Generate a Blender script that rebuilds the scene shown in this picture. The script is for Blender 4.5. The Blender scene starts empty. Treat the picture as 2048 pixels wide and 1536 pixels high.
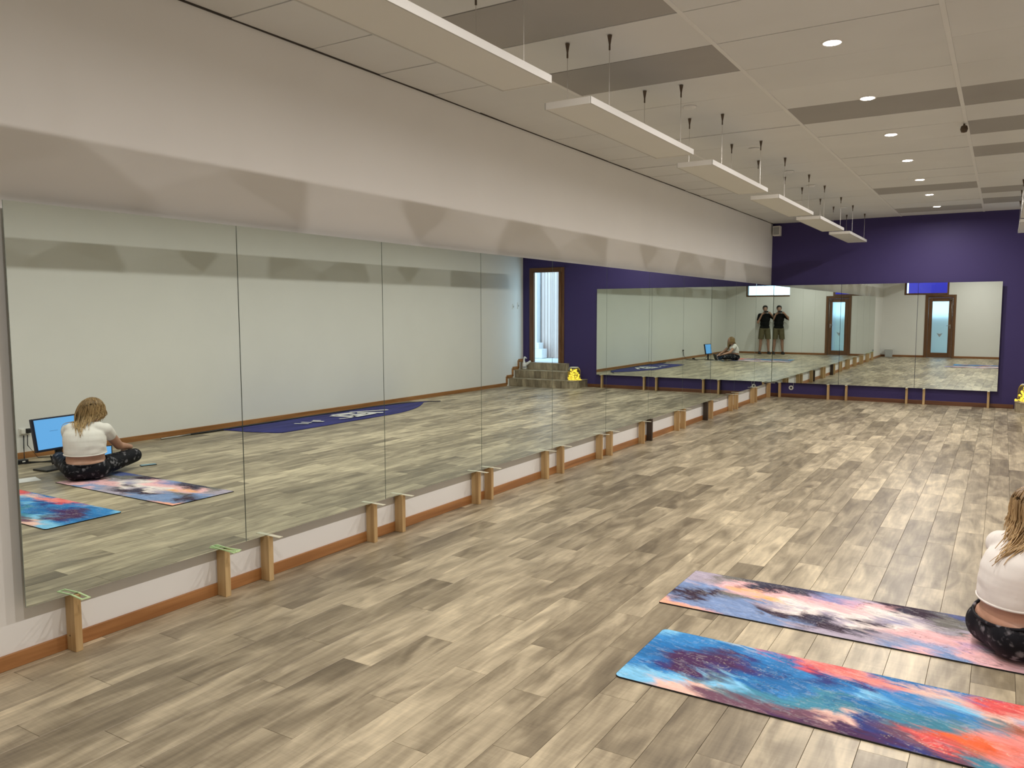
import bpy, bmesh, math, random
import numpy as np
from mathutils import Vector, Matrix, Euler
R = math.radians
random.seed(7); rng = np.random.default_rng(7)
SC = bpy.context.scene
COL = SC.collection

# ------------------------------------------------------------------ camera, sky, exposure
CAM = Vector((3.586, 0.0, 1.556))
YAW, PITCH, ROLL, FPX = 0.5515, 0.0895, -0.0023, 1594.34
FWD = Vector((-math.sin(YAW) * math.cos(PITCH), math.cos(YAW) * math.cos(PITCH), -math.sin(PITCH)))
RIGHT = Vector((math.cos(YAW), math.sin(YAW), 0))
UP = RIGHT.cross(FWD)
r2 = RIGHT * math.cos(ROLL) + UP * math.sin(ROLL)
u2 = UP * math.cos(ROLL) - RIGHT * math.sin(ROLL)
cd = bpy.data.cameras.new('camera'); cam = bpy.data.objects.new('camera', cd); COL.objects.link(cam)
cd.sensor_width = 36.0; cd.lens = FPX / 2048 * 36.0; cd.clip_start = 0.02; cd.clip_end = 200
m3 = Matrix((r2, u2, -FWD)).transposed()
cam.matrix_world = Matrix.Translation(CAM) @ m3.to_4x4()
SC.camera = cam

world = bpy.data.worlds.new('overcast_sky'); SC.world = world; world.use_nodes = True
bg = world.node_tree.nodes['Background']
bg.inputs[0].default_value = (0.52, 0.77, 1.0, 1); bg.inputs[1].default_value = 4.2
LAMP = 29.3           # watts of each downlight
LAMP_COL = (1.0, 0.935, 0.875, 1)
LENS = 40.0           # glow of the lens itself
vs = SC.view_settings
vs.view_transform = 'Standard'; vs.look = 'None'; vs.exposure = 0.0; vs.gamma = 1.0; vs.use_curve_mapping = False
cy = SC.cycles
cy.max_bounces = 14; cy.glossy_bounces = 10; cy.diffuse_bounces = 6; cy.transmission_bounces = 6
cy.blur_glossy = 1.0; cy.sample_clamp_indirect = 4.0; cy.caustics_refractive = False

# ------------------------------------------------------------------ room numbers (metres)
WX = -0.07            # left wall face; mirror faces stand at x = 0
RX = 5.36             # right wall face
FY = 15.01            # far wall face
BY = -0.55            # back wall face
CZ = 3.148            # ceiling face
MZ0, MZ1 = 0.2725, 2.03
Y0, PW = 1.767, 1.196

# ------------------------------------------------------------------ helpers
def tag(o, label=None, cat=None, group=None, kind=None):
    if label: o['label'] = label
    if cat: o['category'] = cat
    if group: o['group'] = group
    if kind: o['kind'] = kind
    return o

def thing(name, label, cat, loc=(0, 0, 0), rz=0.0, group=None):
    o = bpy.data.objects.new(name, None); COL.objects.link(o)
    o.location = loc; o.rotation_euler = (0, 0, rz); o.empty_display_size = 0.05
    return tag(o, label, cat, group)

def link(name, me, mat=None, parent=None, loc=None):
    o = bpy.data.objects.new(name, me); COL.objects.link(o)
    if mat is not None and not me.materials:
        me.materials.append(mat)
    if parent: o.parent = parent
    if loc: o.location = loc
    return o

def tomesh(name, bm, smooth=False):
    me = bpy.data.meshes.new(name); bm.normal_update(); bm.to_mesh(me); bm.free()
    if smooth:
        for p in me.polygons: p.use_smooth = True
    return me

def obj(name, bm, mat, parent=None, smooth=False, loc=None):
    return link(name, tomesh(name, bm, smooth), mat, parent, loc)

def box(bm, x0, x1, y0, y1, z0, z1, bev=0.0, M=None):
    r = bmesh.ops.create_cube(bm, size=1.0)
    vs_ = r['verts']
    for v in vs_:
        v.co = Vector(((x0 + x1) / 2 + v.co.x * (x1 - x0), (y0 + y1) / 2 + v.co.y * (y1 - y0), (z0 + z1) / 2 + v.co.z * (z1 - z0)))
    if bev > 0:
        es = list({e for v in vs_ for e in v.link_edges})
        rr = bmesh.ops.bevel(bm, geom=es, offset=bev, segments=2, affect='EDGES', profile=0.5)
        vs_ = list({v for f in rr['faces'] for v in f.verts} | {v for v in vs_ if v.is_valid})
    if M is not None:
        for v in vs_: v.co = M @ v.co
    return vs_

def bxm(*a, **k):
    bm = bmesh.new(); box(bm, *a, **k); return bm

def cyl(bm, p0, p1, r0, r1=None, n=16, caps=True):
    p0, p1 = Vector(p0), Vector(p1); r1 = r0 if r1 is None else r1
    d = p1 - p0; L = d.length
    q = Vector((0, 0, 1)).rotation_difference(d.normalized())
    M = Matrix.Translation((p0 + p1) / 2) @ q.to_matrix().to_4x4()
    bmesh.ops.create_cone(bm, cap_ends=caps, cap_tris=False, segments=n, radius1=max(r0, 1e-5), radius2=max(r1, 1e-5), depth=L, matrix=M)

def ball(bm, c, rad, rot=None, seg=20, rings=12):
    if not hasattr(rad, '__len__'): rad = (rad, rad, rad)
    M = Matrix.Translation(c)
    if rot is not None: M = M @ rot
    M = M @ Matrix.Diagonal((rad[0], rad[1], rad[2], 1))
    bmesh.ops.create_uvsphere(bm, u_segments=seg, v_segments=rings, radius=1.0, matrix=M)

def capsule(bm, p0, r0, p1, r1, n=18):
    cyl(bm, p0, p1, r0, r1, n); ball(bm, p0, r0, seg=n, rings=10); ball(bm, p1, r1, seg=n, rings=10)

def tube(bm, pts, rad, n=6, cap=True):
    pts = [Vector(p) for p in pts]; rings = []
    N = len(pts)
    for i, p in enumerate(pts):
        t = (pts[min(i + 1, N - 1)] - pts[max(i - 1, 0)]).normalized()
        a = Vector((0, 0, 1)) if abs(t.z) < 0.9 else Vector((1, 0, 0))
        s = t.cross(a).normalized(); b = t.cross(s)
        rr = rad[i] if hasattr(rad, '__len__') else rad
        rings.append([bm.verts.new(p + s * (rr * math.cos(2 * math.pi * k / n)) + b * (rr * math.sin(2 * math.pi * k / n))) for k in range(n)])
    for i in range(N - 1):
        for k in range(n):
            bm.faces.new((rings[i][k], rings[i][(k + 1) % n], rings[i + 1][(k + 1) % n], rings[i + 1][k]))
    if cap:
        bm.faces.new(rings[0][::-1]); bm.faces.new(rings[-1])

def lathe(bm, prof, c=(0, 0, 0), n=32):
    rings = []
    for r, z in prof:
        rings.append([bm.verts.new((c[0] + r * math.cos(2 * math.pi * k / n), c[1] + r * math.sin(2 * math.pi * k / n), c[2] + z)) for k in range(n)])
    for i in range(len(prof) - 1):
        for k in range(n):
            bm.faces.new((rings[i][k], rings[i][(k + 1) % n], rings[i + 1][(k + 1) % n], rings[i + 1][k]))

def prism(bm, pts2, z0, z1):
    lo = [bm.verts.new((x, y, z0)) for x, y in pts2]; hi = [bm.verts.new((x, y, z1)) for x, y in pts2]
    n = len(pts2)
    bm.faces.new(hi); bm.faces.new(lo[::-1])
    for i in range(n): bm.faces.new((lo[i], lo[(i + 1) % n], hi[(i + 1) % n], hi[i]))

def fuse(name, bm, mat, parent, voxel, smooth=6, cuts=(), only=None):
    """voxel-fuse overlapping closed shapes into one continuous surface; cuts = (point, normal) planes, normal side removed"""
    me = tomesh(name + '_raw', bm)
    t = bpy.data.objects.new(name + '_raw', me); COL.objects.link(t)
    md = t.modifiers.new('r', 'REMESH'); md.mode = 'VOXEL'; md.voxel_size = voxel; md.use_smooth_shade = True
    if smooth:
        s = t.modifiers.new('s', 'SMOOTH'); s.factor = 0.5; s.iterations = smooth
    dg = bpy.context.evaluated_depsgraph_get()
    me2 = bpy.data.meshes.new_from_object(t.evaluated_get(dg))
    bpy.data.objects.remove(t); bpy.data.meshes.remove(me)
    b2 = bmesh.new(); b2.from_mesh(me2)
    for co, no in cuts:
        fs = [f for f in b2.faces if only is None or only(f.calc_center_median())]
        gm = fs + list({e for f in fs for e in f.edges}) + list({v for f in fs for v in f.verts})
        bmesh.ops.bisect_plane(b2, geom=gm, plane_co=co, plane_no=no, clear_outer=True)
    b2.to_mesh(me2); b2.free()
    for p in me2.polygons: p.use_smooth = True
    me2.name = name; me2.materials.clear()
    return link(name, me2, mat, parent)

# ------------------------------------------------------------------ materials
def srgb(r, g, b):
    f = lambda c: (c / 255 / 12.92) if c / 255 <= 0.04045 else ((c / 255 + 0.055) / 1.055) ** 2.4
    return (f(r), f(g), f(b), 1.0)

def sc_(c, k): return (c[0] * k, c[1] * k, c[2] * k, 1)

def newmat(name):
    m = bpy.data.materials.new(name); m.use_nodes = True
    nt = m.node_tree; b = nt.nodes['Principled BSDF']
    return m, nt, b

def N(nt, t, **kw):
    n = nt.nodes.new(t)
    for k, v in kw.items():
        if hasattr(n, k): setattr(n, k, v)
    return n

def plain(name, col, rough=0.6, metal=0.0, var=0.06, scale=6.0, bump=0.0, bscale=80.0, spec=0.5, obj_var=0.0):
    m, nt, b = newmat(name)
    b.inputs['Roughness'].default_value = rough; b.inputs['Metallic'].default_value = metal
    b.inputs['Specular IOR Level'].default_value = spec
    geo = N(nt, 'ShaderNodeNewGeometry')
    nz = N(nt, 'ShaderNodeTexNoise'); nz.inputs['Scale'].default_value = scale; nz.inputs['Detail'].default_value = 4
    nt.links.new(geo.outputs['Position'], nz.inputs['Vector'])
    ramp = N(nt, 'ShaderNodeValToRGB')
    ramp.color_ramp.elements[0].position = 0.3; ramp.color_ramp.elements[1].position = 0.7
    ramp.color_ramp.elements[0].color = sc_(col, 1 - var); ramp.color_ramp.elements[1].color = sc_(col, 1 + var)
    nt.links.new(nz.outputs['Fac'], ramp.inputs['Fac'])
    out = ramp.outputs['Color']
    if obj_var:
        oi = N(nt, 'ShaderNodeObjectInfo'); mr = N(nt, 'ShaderNodeMapRange')
        mr.inputs['To Min'].default_value = 1 - obj_var; mr.inputs['To Max'].default_value = 1 + obj_var
        nt.links.new(oi.outputs['Random'], mr.inputs['Value'])
        hv = N(nt, 'ShaderNodeHueSaturation'); nt.links.new(mr.outputs['Result'], hv.inputs['Value']); nt.links.new(out, hv.inputs['Color'])
        out = hv.outputs['Color']
    nt.links.new(out, b.inputs['Base Color'])
    if bump:
        n2 = N(nt, 'ShaderNodeTexNoise'); n2.inputs['Scale'].default_value = bscale; n2.inputs['Detail'].default_value = 3
        nt.links.new(geo.outputs['Position'], n2.inputs['Vector'])
        bp = N(nt, 'ShaderNodeBump'); bp.inputs['Strength'].default_value = bump; bp.inputs['Distance'].default_value = 0.002
        nt.links.new(n2.outputs['Fac'], bp.inputs['Height']); nt.links.new(bp.outputs['Normal'], b.inputs['Normal'])
    return m

def wood(name, dark, light, axis, rough=0.45, scale=1.0, seedvar=True):
    """straight-grained timber; axis = grain direction 0/1/2"""
    m, nt, b = newmat(name)
    geo = N(nt, 'ShaderNodeNewGeometry'); mp = N(nt, 'ShaderNodeMapping')
    s = [26 * scale, 26 * scale, 26 * scale]; s[axis] = 1.6 * scale
    mp.inputs['Scale'].default_value = s
    nt.links.new(geo.outputs['Position'], mp.inputs['Vector'])
    vec = mp.outputs['Vector']
    if seedvar:
        oi = N(nt, 'ShaderNodeObjectInfo'); ml = N(nt, 'ShaderNodeMath', operation='MULTIPLY'); ml.inputs[1].default_value = 57.0
        nt.links.new(oi.outputs['Random'], ml.inputs[0])
        va = N(nt, 'ShaderNodeVectorMath', operation='ADD'); nt.links.new(vec, va.inputs[0]); nt.links.new(ml.outputs[0], va.inputs[1])
        vec = va.outputs[0]
    nz = N(nt, 'ShaderNodeTexNoise'); nz.inputs['Scale'].default_value = 1.0; nz.inputs['Detail'].default_value = 6; nz.inputs['Distortion'].default_value = 0.6
    nt.links.new(vec, nz.inputs['Vector'])
    rp = N(nt, 'ShaderNodeValToRGB'); rp.color_ramp.elements[0].position = 0.32; rp.color_ramp.elements[1].position = 0.68
    rp.color_ramp.elements[0].color = dark; rp.color_ramp.elements[1].color = light
    nt.links.new(nz.outputs['Fac'], rp.inputs['Fac']); nt.links.new(rp.outputs['Color'], b.inputs['Base Color'])
    b.inputs['Roughness'].default_value = rough
    return m

def emit(name, col, strength, base=(0, 0, 0, 1)):
    m, nt, b = newmat(name)
    b.inputs['Base Color'].default_value = base
    b.inputs['Emission Color'].default_value = col; b.inputs['Emission Strength'].default_value = strength
    return m

M = {}
M['wall'] = plain('painted_wall', (0.80, 0.79, 0.77, 1), 0.75, var=0.015, scale=1.5, bump=0.05, bscale=120, spec=0.3)
M['purple'] = plain('purple_paint', (0.046, 0.032, 0.132, 1), 0.6, var=0.03, scale=1.2, bump=0.05, bscale=120, spec=0.35)
M['ceil'] = plain('ceiling_tile_face', (0.70, 0.70, 0.69, 1), 0.85, var=0.02, scale=2.2, obj_var=0.02, spec=0.2)
M['ceildark'] = plain('dark_tile_face', (0.39, 0.375, 0.355, 1), 0.85, var=0.03, scale=2.2, obj_var=0.05, spec=0.2)
M['grid'] = plain('grid_white', (0.74, 0.735, 0.72, 1), 0.6, var=0.02)
M['void'] = plain('ceiling_void', (0.05, 0.042, 0.035, 1), 0.9)
M['under'] = plain('underlay', (0.05, 0.038, 0.028, 1), 0.9)
M['skirt_y'] = wood('skirting_long', (0.26, 0.105, 0.030, 1), (0.43, 0.20, 0.07, 1), 1, 0.4, 0.8)
M['skirt_x'] = wood('skirting_cross', (0.20, 0.075, 0.022, 1), (0.33, 0.145, 0.05, 1), 0, 0.4, 0.8)
M['frame_z'] = wood('door_timber', (0.085, 0.035, 0.012, 1), (0.19, 0.085, 0.032, 1), 2, 0.38, 0.8)
M['frame_x'] = wood('door_timber_cross', (0.085, 0.035, 0.012, 1), (0.19, 0.085, 0.032, 1), 0, 0.38, 0.8)
M['pine'] = wood('pine_post', (0.40, 0.245, 0.10, 1), (0.62, 0.44, 0.22, 1), 2, 0.55, 0.7)
M['darkpost'] = wood('dark_stained_post', (0.02, 0.012, 0.008, 1), (0.07, 0.045, 0.028, 1), 2, 0.5, 0.7)
M['greenpack'] = plain('green_plastic', (0.62, 0.82, 0.44, 1), 0.4, var=0.03)
M['creampack'] = plain('cream_plastic', (0.80, 0.76, 0.60, 1), 0.4, var=0.03)
M['white'] = plain('white_plastic', (0.78, 0.76, 0.72, 1), 0.45, var=0.01)
M['rail'] = plain('rail_enamel', (0.52, 0.51, 0.48, 1), 0.5, var=0.01)
M['heater'] = plain('heater_enamel', (0.72, 0.70, 0.655, 1), 0.5, var=0.012, scale=3)
M['grey'] = plain('grey_mesh', (0.36, 0.36, 0.36, 1), 0.6, var=0.03)
M['steel'] = plain('steel', (0.55, 0.53, 0.5, 1), 0.3, 1.0, var=0.03)
M['hook'] = plain('dark_brass_hook', (0.10, 0.07, 0.045, 1), 0.5, 0.4, var=0.1)
M['black'] = plain('black_plastic', (0.012, 0.012, 0.014, 1), 0.4, var=0.1)
M['navybez'] = plain('navy_black_bezel', (0.012, 0.014, 0.035, 1), 0.35, var=0.1)
M['rubber'] = plain('black_rubber', (0.015, 0.014, 0.014, 1), 0.8, var=0.1)
M['paper'] = plain('paper', (0.80, 0.80, 0.80, 1), 0.7, var=0.01)
M['bin'] = plain('grey_bin', (0.50, 0.52, 0.53, 1), 0.5, var=0.03)
M['back'] = plain('mirror_backing', (0.08, 0.085, 0.08, 1), 0.7)
M['edge'] = plain('glass_edge', (0.20, 0.25, 0.21, 1), 0.25, var=0.05)
M['lens'] = emit('downlight_lens', LAMP_COL, LENS)
M['screen'] = emit('monitor_glow', (0.17, 0.50, 1.0, 1), 1.0)
M['screenlite'] = emit('page_line', (0.10, 0.25, 0.55, 1), 0.6)
M['phone_screen'] = emit('phone_glow', (0.45, 0.72, 0.80, 1), 0.45)
M['fairy'] = emit('fairy_bulb_glow', (1.0, 0.68, 0.06, 1), 1.8)
M['concrete'] = plain('pale_paving', (0.72, 0.72, 0.70, 1), 0.8, var=0.03)
M['render'] = plain('white_render', (0.80, 0.80, 0.80, 1), 0.8, var=0.02)
M['slat'] = plain('blush_cladding', (0.74, 0.585, 0.53, 1), 0.7, var=0.02)
M['violet'] = plain('violet_backdrop_paint', (0.035, 0.014, 0.30, 1), 0.5, var=0.03)

def mirror_mat():
    m, nt, b = newmat('silvered_mirror')
    b.inputs['Metallic'].default_value = 1.0; b.inputs['Roughness'].default_value = 0.0
    b.inputs['Base Color'].default_value = (0.71, 0.785, 0.745, 1)
    return m
M['mirror'] = mirror_mat()

def glass_mat(name, rough, col=(1, 1, 1, 1)):
    m, nt, b = newmat(name)
    b.inputs['Base Color'].default_value = col; b.inputs['Roughness'].default_value = rough
    b.inputs['Transmission Weight'].default_value = 1.0; b.inputs['IOR'].default_value = 1.45 if rough == 0 else 1.15
    return m
M['glass'] = glass_mat('clear_glass', 0.0)
M['frost'] = glass_mat('frosted_glass', 0.35, (0.58, 0.62, 0.61, 1))
M['jar'] = glass_mat('jar_glass', 0.0, (1.0, 0.97, 0.9, 1))

def plank_mat(name, axis=1):
    """printed oak plank: broad tone per piece (attribute 'tone'), cloudy patches and grain along one axis"""
    m, nt, b = newmat(name)
    geo = N(nt, 'ShaderNodeNewGeometry'); oi = N(nt, 'ShaderNodeObjectInfo')
    at = N(nt, 'ShaderNodeAttribute'); at.attribute_name = 'tone'
    sd = N(nt, 'ShaderNodeAttribute'); sd.attribute_name = 'seed'
    sm = N(nt, 'ShaderNodeMath', operation='MULTIPLY'); sm.inputs[1].default_value = 31.0
    nt.links.new(oi.outputs['Random'], sm.inputs[0])
    ad = N(nt, 'ShaderNodeMath', operation='ADD'); nt.links.new(sd.outputs['Fac'], ad.inputs[0]); nt.links.new(sm.outputs[0], ad.inputs[1])
    va = N(nt, 'ShaderNodeVectorMath', operation='ADD')
    nt.links.new(geo.outputs['Position'], va.inputs[0]); nt.links.new(ad.outputs[0], va.inputs[1])
    def noise(sx, sy, detail, dist=0.0):
        mp = N(nt, 'ShaderNodeMapping'); s = [sx, sx, sx]; s[axis] = sy
        mp.inputs['Scale'].default_value = s
        nt.links.new(va.outputs[0], mp.inputs['Vector'])
        z = N(nt, 'ShaderNodeTexNoise'); z.inputs['Scale'].default_value = 1; z.inputs['Detail'].default_value = detail; z.inputs['Distortion'].default_value = dist
        nt.links.new(mp.outputs['Vector'], z.inputs['Vector']); return z.outputs['Fac']
    cloud = noise(9.0, 2.2, 3, 0.8); grain = noise(55, 4.0, 5, 0.5); cross = noise(5, 60, 3, 1.5)
    def madd(a, k, c):
        n = N(nt, 'ShaderNodeMath', operation='MULTIPLY_ADD'); nt.links.new(a, n.inputs[0]); n.inputs[1].default_value = k
        if hasattr(c, 'links'): nt.links.new(c, n.inputs[2])
        else: n.inputs[2].default_value = c
        return n.outputs[0]
    v = madd(cloud, 1.45, madd(grain, 0.50, madd(cross, 0.22, madd(at.outputs['Fac'], 1.25, -1.20))))
    rp = N(nt, 'ShaderNodeValToRGB'); e = rp.color_ramp.elements
    e[0].position = 0.0; e[0].color = (0.153, 0.121, 0.079, 1)
    e[1].position = 1.0; e[1].color = (0.714, 0.605, 0.418, 1)
    for pos, c in ((0.3, (0.260, 0.213, 0.142, 1)), (0.55, (0.393, 0.329, 0.226, 1)), (0.78, (0.541, 0.459, 0.319, 1))):
        k = e.new(pos); k.color = c
    nt.links.new(v, rp.inputs['Fac']); nt.links.new(rp.outputs['Color'], b.inputs['Base Color'])
    b.inputs['Roughness'].default_value = 0.40; b.inputs['Specular IOR Level'].default_value = 0.65
    bp = N(nt, 'ShaderNodeBump'); bp.inputs['Strength'].default_value = 0.25; bp.inputs['Distance'].default_value = 0.0008
    nt.links.new(grain, bp.inputs['Height']); nt.links.new(bp.outputs['Normal'], b.inputs['Normal'])
    return m
M['plank'] = plank_mat('oak_plank_print', 1)
M['riser'] = plank_mat('oak_plank_print_upright', 2)

# ------------------------------------------------------------------ floor: base slab with single planks laid on it
floor = tag(obj('floor', bxm(WX - 0.15, RX + 0.15, BY - 0.15, FY + 0.15, -0.12, -0.004), M['under']), kind='structure')
PX0, PP, PL = 0.785, 0.1617, 1.003
offs = {0: 0.63, 1: 0.22, 2: 0.56, 3: 0.955, 4: 0.36, 5: 0.755, 6: 0.13, 7: 0.71, 8: 0.30, 9: 0.86, 10: 0.48, 11: 0.05}
def fa(me, tone, seed):
    for nm, val in (('tone', tone), ('seed', seed)):
        a = me.attributes.new(nm, 'FLOAT', 'FACE'); a.data.foreach_set('value', np.asarray(val, dtype=np.float32))
def plank_geo(bm, x0, x1, y0, y1):
    g = 0.0007; c = 0.0008
    lo = [bm.verts.new(p) for p in ((x0 + g, y0 + g, -0.006), (x1 - g, y0 + g, -0.006), (x1 - g, y1 - g, -0.006), (x0 + g, y1 - g, -0.006))]
    mi = [bm.verts.new((v.co.x, v.co.y, -0.0008)) for v in lo]
    hi = [bm.verts.new(p) for p in ((x0 + g + c, y0 + g + c, 0), (x1 - g - c, y0 + g + c, 0), (x1 - g - c, y1 - g - c, 0), (x0 + g + c, y1 - g - c, 0))]
    bm.faces.new(hi)
    for a, b_ in ((lo, mi), (mi, hi)):
        for i in range(4): bm.faces.new((a[i], a[(i + 1) % 4], b_[(i + 1) % 4], b_[i]))
    return 9
def camproj(x, y, z):
    d = Vector((x, y, z)) - CAM; w = d.dot(FWD)
    return (d.dot(r2) / w * FPX, d.dot(u2) / w * FPX, w)
cells = []
for k in range(-6, 30):
    x0 = PX0 + PP * k; x1 = x0 + PP
    x0 = max(x0, WX); x1 = min(x1, RX)
    if x1 - x0 < 0.01: continue
    o = offs[k % 12] + (0.17 if k < 0 else 0) * 0
    n0 = math.floor((BY - o) / PL)
    for j in range(n0, 17):
        y0 = o + PL * j; y1 = y0 + PL
        y0 = max(y0, BY); y1 = min(y1, FY)
        if y1 - y0 < 0.02: continue
        tone = [0.50, 0.30, 0.55, 0.40, 0.62, 0.45, 0.34, 0.58, 0.48, 0.66, 0.38, 0.52][(k * 5 + j * 3) % 12] + random.uniform(-0.06, 0.06)
        px, py, w = camproj((x0 + x1) / 2, (y0 + y1) / 2, 0)
        vis = w > 0.5 and abs(px) < 1100 and abs(py) < 850
        area = (x1 - x0) * (y1 - y0) / max(w, 0.5) ** 3 if vis else -1
        cells.append((area, x0, x1, y0, y1, tone, random.uniform(0, 90)))
cells.sort(key=lambda c: -c[0])
variants = {}
for c in cells[:300]:
    _, x0, x1, y0, y1, tone, seed = c
    full = abs(x1 - x0 - PP) < 1e-4 and abs(y1 - y0 - PL) < 1e-4
    key = ('f', round(tone / 0.03)) if full else (x0, y0)
    if key not in variants:
        bm = bmesh.new(); nf = plank_geo(bm, 0, x1 - x0, 0, y1 - y0); me = tomesh('plank', bm); fa(me, [tone] * nf, [seed] * nf)
        me.materials.append(M['plank']); variants[key] = me
    o = link('plank', variants[key], None, floor, (x0, y0, random.uniform(-0.0003, 0.0)))
bm = bmesh.new(); tn, sn = [], []
for c in cells[300:]:
    nf = plank_geo(bm, *c[1:5]); tn += [c[5]] * nf; sn += [c[6]] * nf
me = tomesh('far_planks', bm); fa(me, tn, sn); o = link('far_planks', me, M['plank'], floor); o['kind'] = 'stuff'

# ------------------------------------------------------------------ walls
def struct(name, bm, mat, parent=None):
    o = obj(name, bm, mat, parent)
    if parent is None: o['kind'] = 'structure'
    return o
T = 0.16
struct('wall_left', bxm(WX - T, WX, BY - T, FY + T, -0.1, CZ + 0.25), M['wall'])
struct('wall_right', bxm(RX, RX + T, BY - T, FY + T, -0.1, CZ + 0.25), M['wall'])
DX0, DX1, DZ0, DZ1 = 4.42, 5.115, 0.48, 2.43          # far doorway
bm = bmesh.new()
TF = 0.06
box(bm, WX, DX0, FY, FY + TF, -0.1, CZ + 0.25); box(bm, DX1, RX, FY, FY + TF, -0.1, CZ + 0.25)
box(bm, DX0, DX1, FY, FY + TF, DZ1, CZ + 0.25); box(bm, DX0, DX1, FY, FY + TF, -0.1, DZ0 - 0.002)
struct('wall_far', bm, M['purple'])
WA = (0.60, 1.77, 2.12, 2.72); WB = (3.33, 4.60, 2.12, 2.72)     # high windows of the back wall (opening incl. frame)
BD = (1.155, 1.925, 0.0, 2.04)                                      # back door opening
bm = bmesh.new()
def bw(x0, x1, z0, z1): box(bm, x0, x1, BY - T, BY, z0, z1)
bw(WX, WA[0], -0.1, CZ + 0.25); bw(WA[0], BD[0], -0.1, WA[2]); bw(BD[0], WA[1], BD[3], WA[2]); bw(WA[0], WA[1], WA[3], CZ + 0.25)
bw(WA[1], BD[1], BD[3], CZ + 0.25); bw(BD[1], WB[0], -0.1, CZ + 0.25); bw(WB[0], WB[1], -0.1, WB[2]); bw(WB[0], WB[1], WB[3], CZ + 0.25)
bw(WB[1], RX, -0.1, CZ + 0.25); box(bm, BD[0], BD[1], BY - T, BY, -0.1, -0.004)
struct('wall_back', bm, M['wall'])

def skirt(name, pts, mat):
    bm = bmesh.new()
    for x0, x1, y0, y1, z in pts:
        box(bm, x0, x1, y0, y1, z, z + 0.068, 0.003)
    return struct(name, bm, mat)
skirt('baseboard_left', [(WX, WX + 0.015, BY + 0.015, FY - 0.015, 0.0)], M['skirt_y'])
M['skirt_far_shaded'] = wood('skirting_far_shaded', (0.09, 0.030, 0.010, 1), (0.16, 0.062, 0.022, 1), 0, 0.45, 0.8)  # darker copy of the skirting timber: shade at the far wall put into the colour
skirt('baseboard_far', [(WX, 3.78, FY - 0.015, FY, 0.0)], M['skirt_far_shaded'])
skirt('baseboard_back', [(WX, BD[0] - 0.07, BY, BY + 0.015, 0.0), (BD[1] + 0.07, RX, BY, BY + 0.015, 0.0)], M['skirt_x'])
SY1, SY2, SY3 = 14.42, 14.66, 14.90       # riser lines of the three steps
skirt('baseboard_right', [(RX - 0.015, RX, BY + 0.015, SY1 - 0.10, 0.0), (RX - 0.015, RX, SY1 - 0.10, SY2 - 0.10, 0.16), (RX - 0.015, RX, SY2 - 0.10, SY3 - 0.10, 0.325), (RX - 0.015, RX, SY3 - 0.10, FY, 0.48)], M['skirt_y'])
bm = bmesh.new()
for y, z0, z1 in ((SY1 - 0.10, 0.03, 0.2), (SY2 - 0.10, 0.19, 0.36), (SY3 - 0.10, 0.35, 0.52)):
    box(bm, RX - 0.015, RX, y - 0.03, y + 0.03, z0, z1, 0.003)
struct('trim_1', bm, M['skirt_y'])

# ------------------------------------------------------------------ ceiling: dark void, tiles, T-bars
ceiling = tag(obj('ceiling', bxm(WX, RX, BY, FY, CZ + 0.05, CZ + 0.2), M['void']), kind='structure')
CX = [WX, 0.84, 2.04, 3.24, 4.44, RX]; TY0, TS = 3.63, 0.605
darkt = {(1, 0), (1, 2), (2, 5), (2, 13), (2, 17), (3, 5), (3, 7), (3, 9), (3, 14), (3, 16)}
tv = {}
for c in range(5):
    x0 = CX[c] + (0.010 if c == 0 else 0.014); x1 = CX[c + 1] - (0.006 if c == 4 else 0.014)
    for k in range(-7, 19):
        y0 = max(TY0 + TS * k, BY) + 0.003; y1 = min(TY0 + TS * (k + 1), FY) - 0.003
        if y1 - y0 < 0.03: continue
        key = (c, round(y1 - y0, 3), (c, k) in darkt)
        if key not in tv:
            hx, hy = (x1 - x0) / 2, (y1 - y0) / 2
            me = tomesh('ceiling_tile', bxm(-hx, hx, -hy, hy, 0, 0.012, 0.0012)); me.materials.append(M['ceildark'] if key[2] else M['ceil']); tv[key] = me
        o = link('ceiling_tile', tv[key], None, ceiling, ((x0 + x1) / 2, (y0 + y1) / 2, CZ + random.uniform(0.0005, 0.004)))
        o.rotation_euler = (R(random.uniform(-0.5, 0.5)), R(random.uniform(-0.15, 0.15)), 0)
        if key[2]: o['label'] = 'darker brown ceiling tile'
for x in CX[1:-1]:
    obj('grid_runner', bxm(x - 0.014, x + 0.014, BY, FY, CZ - 0.001, CZ + 0.03, 0.001), M['grid'], ceiling)

struct('shade_gap_strip', bxm(WX, WX + 0.011, BY, FY, CZ - 0.004, CZ + 0.05), M['void'])  # dark strip standing in for the shade in the gap between wall and tiles

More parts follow.
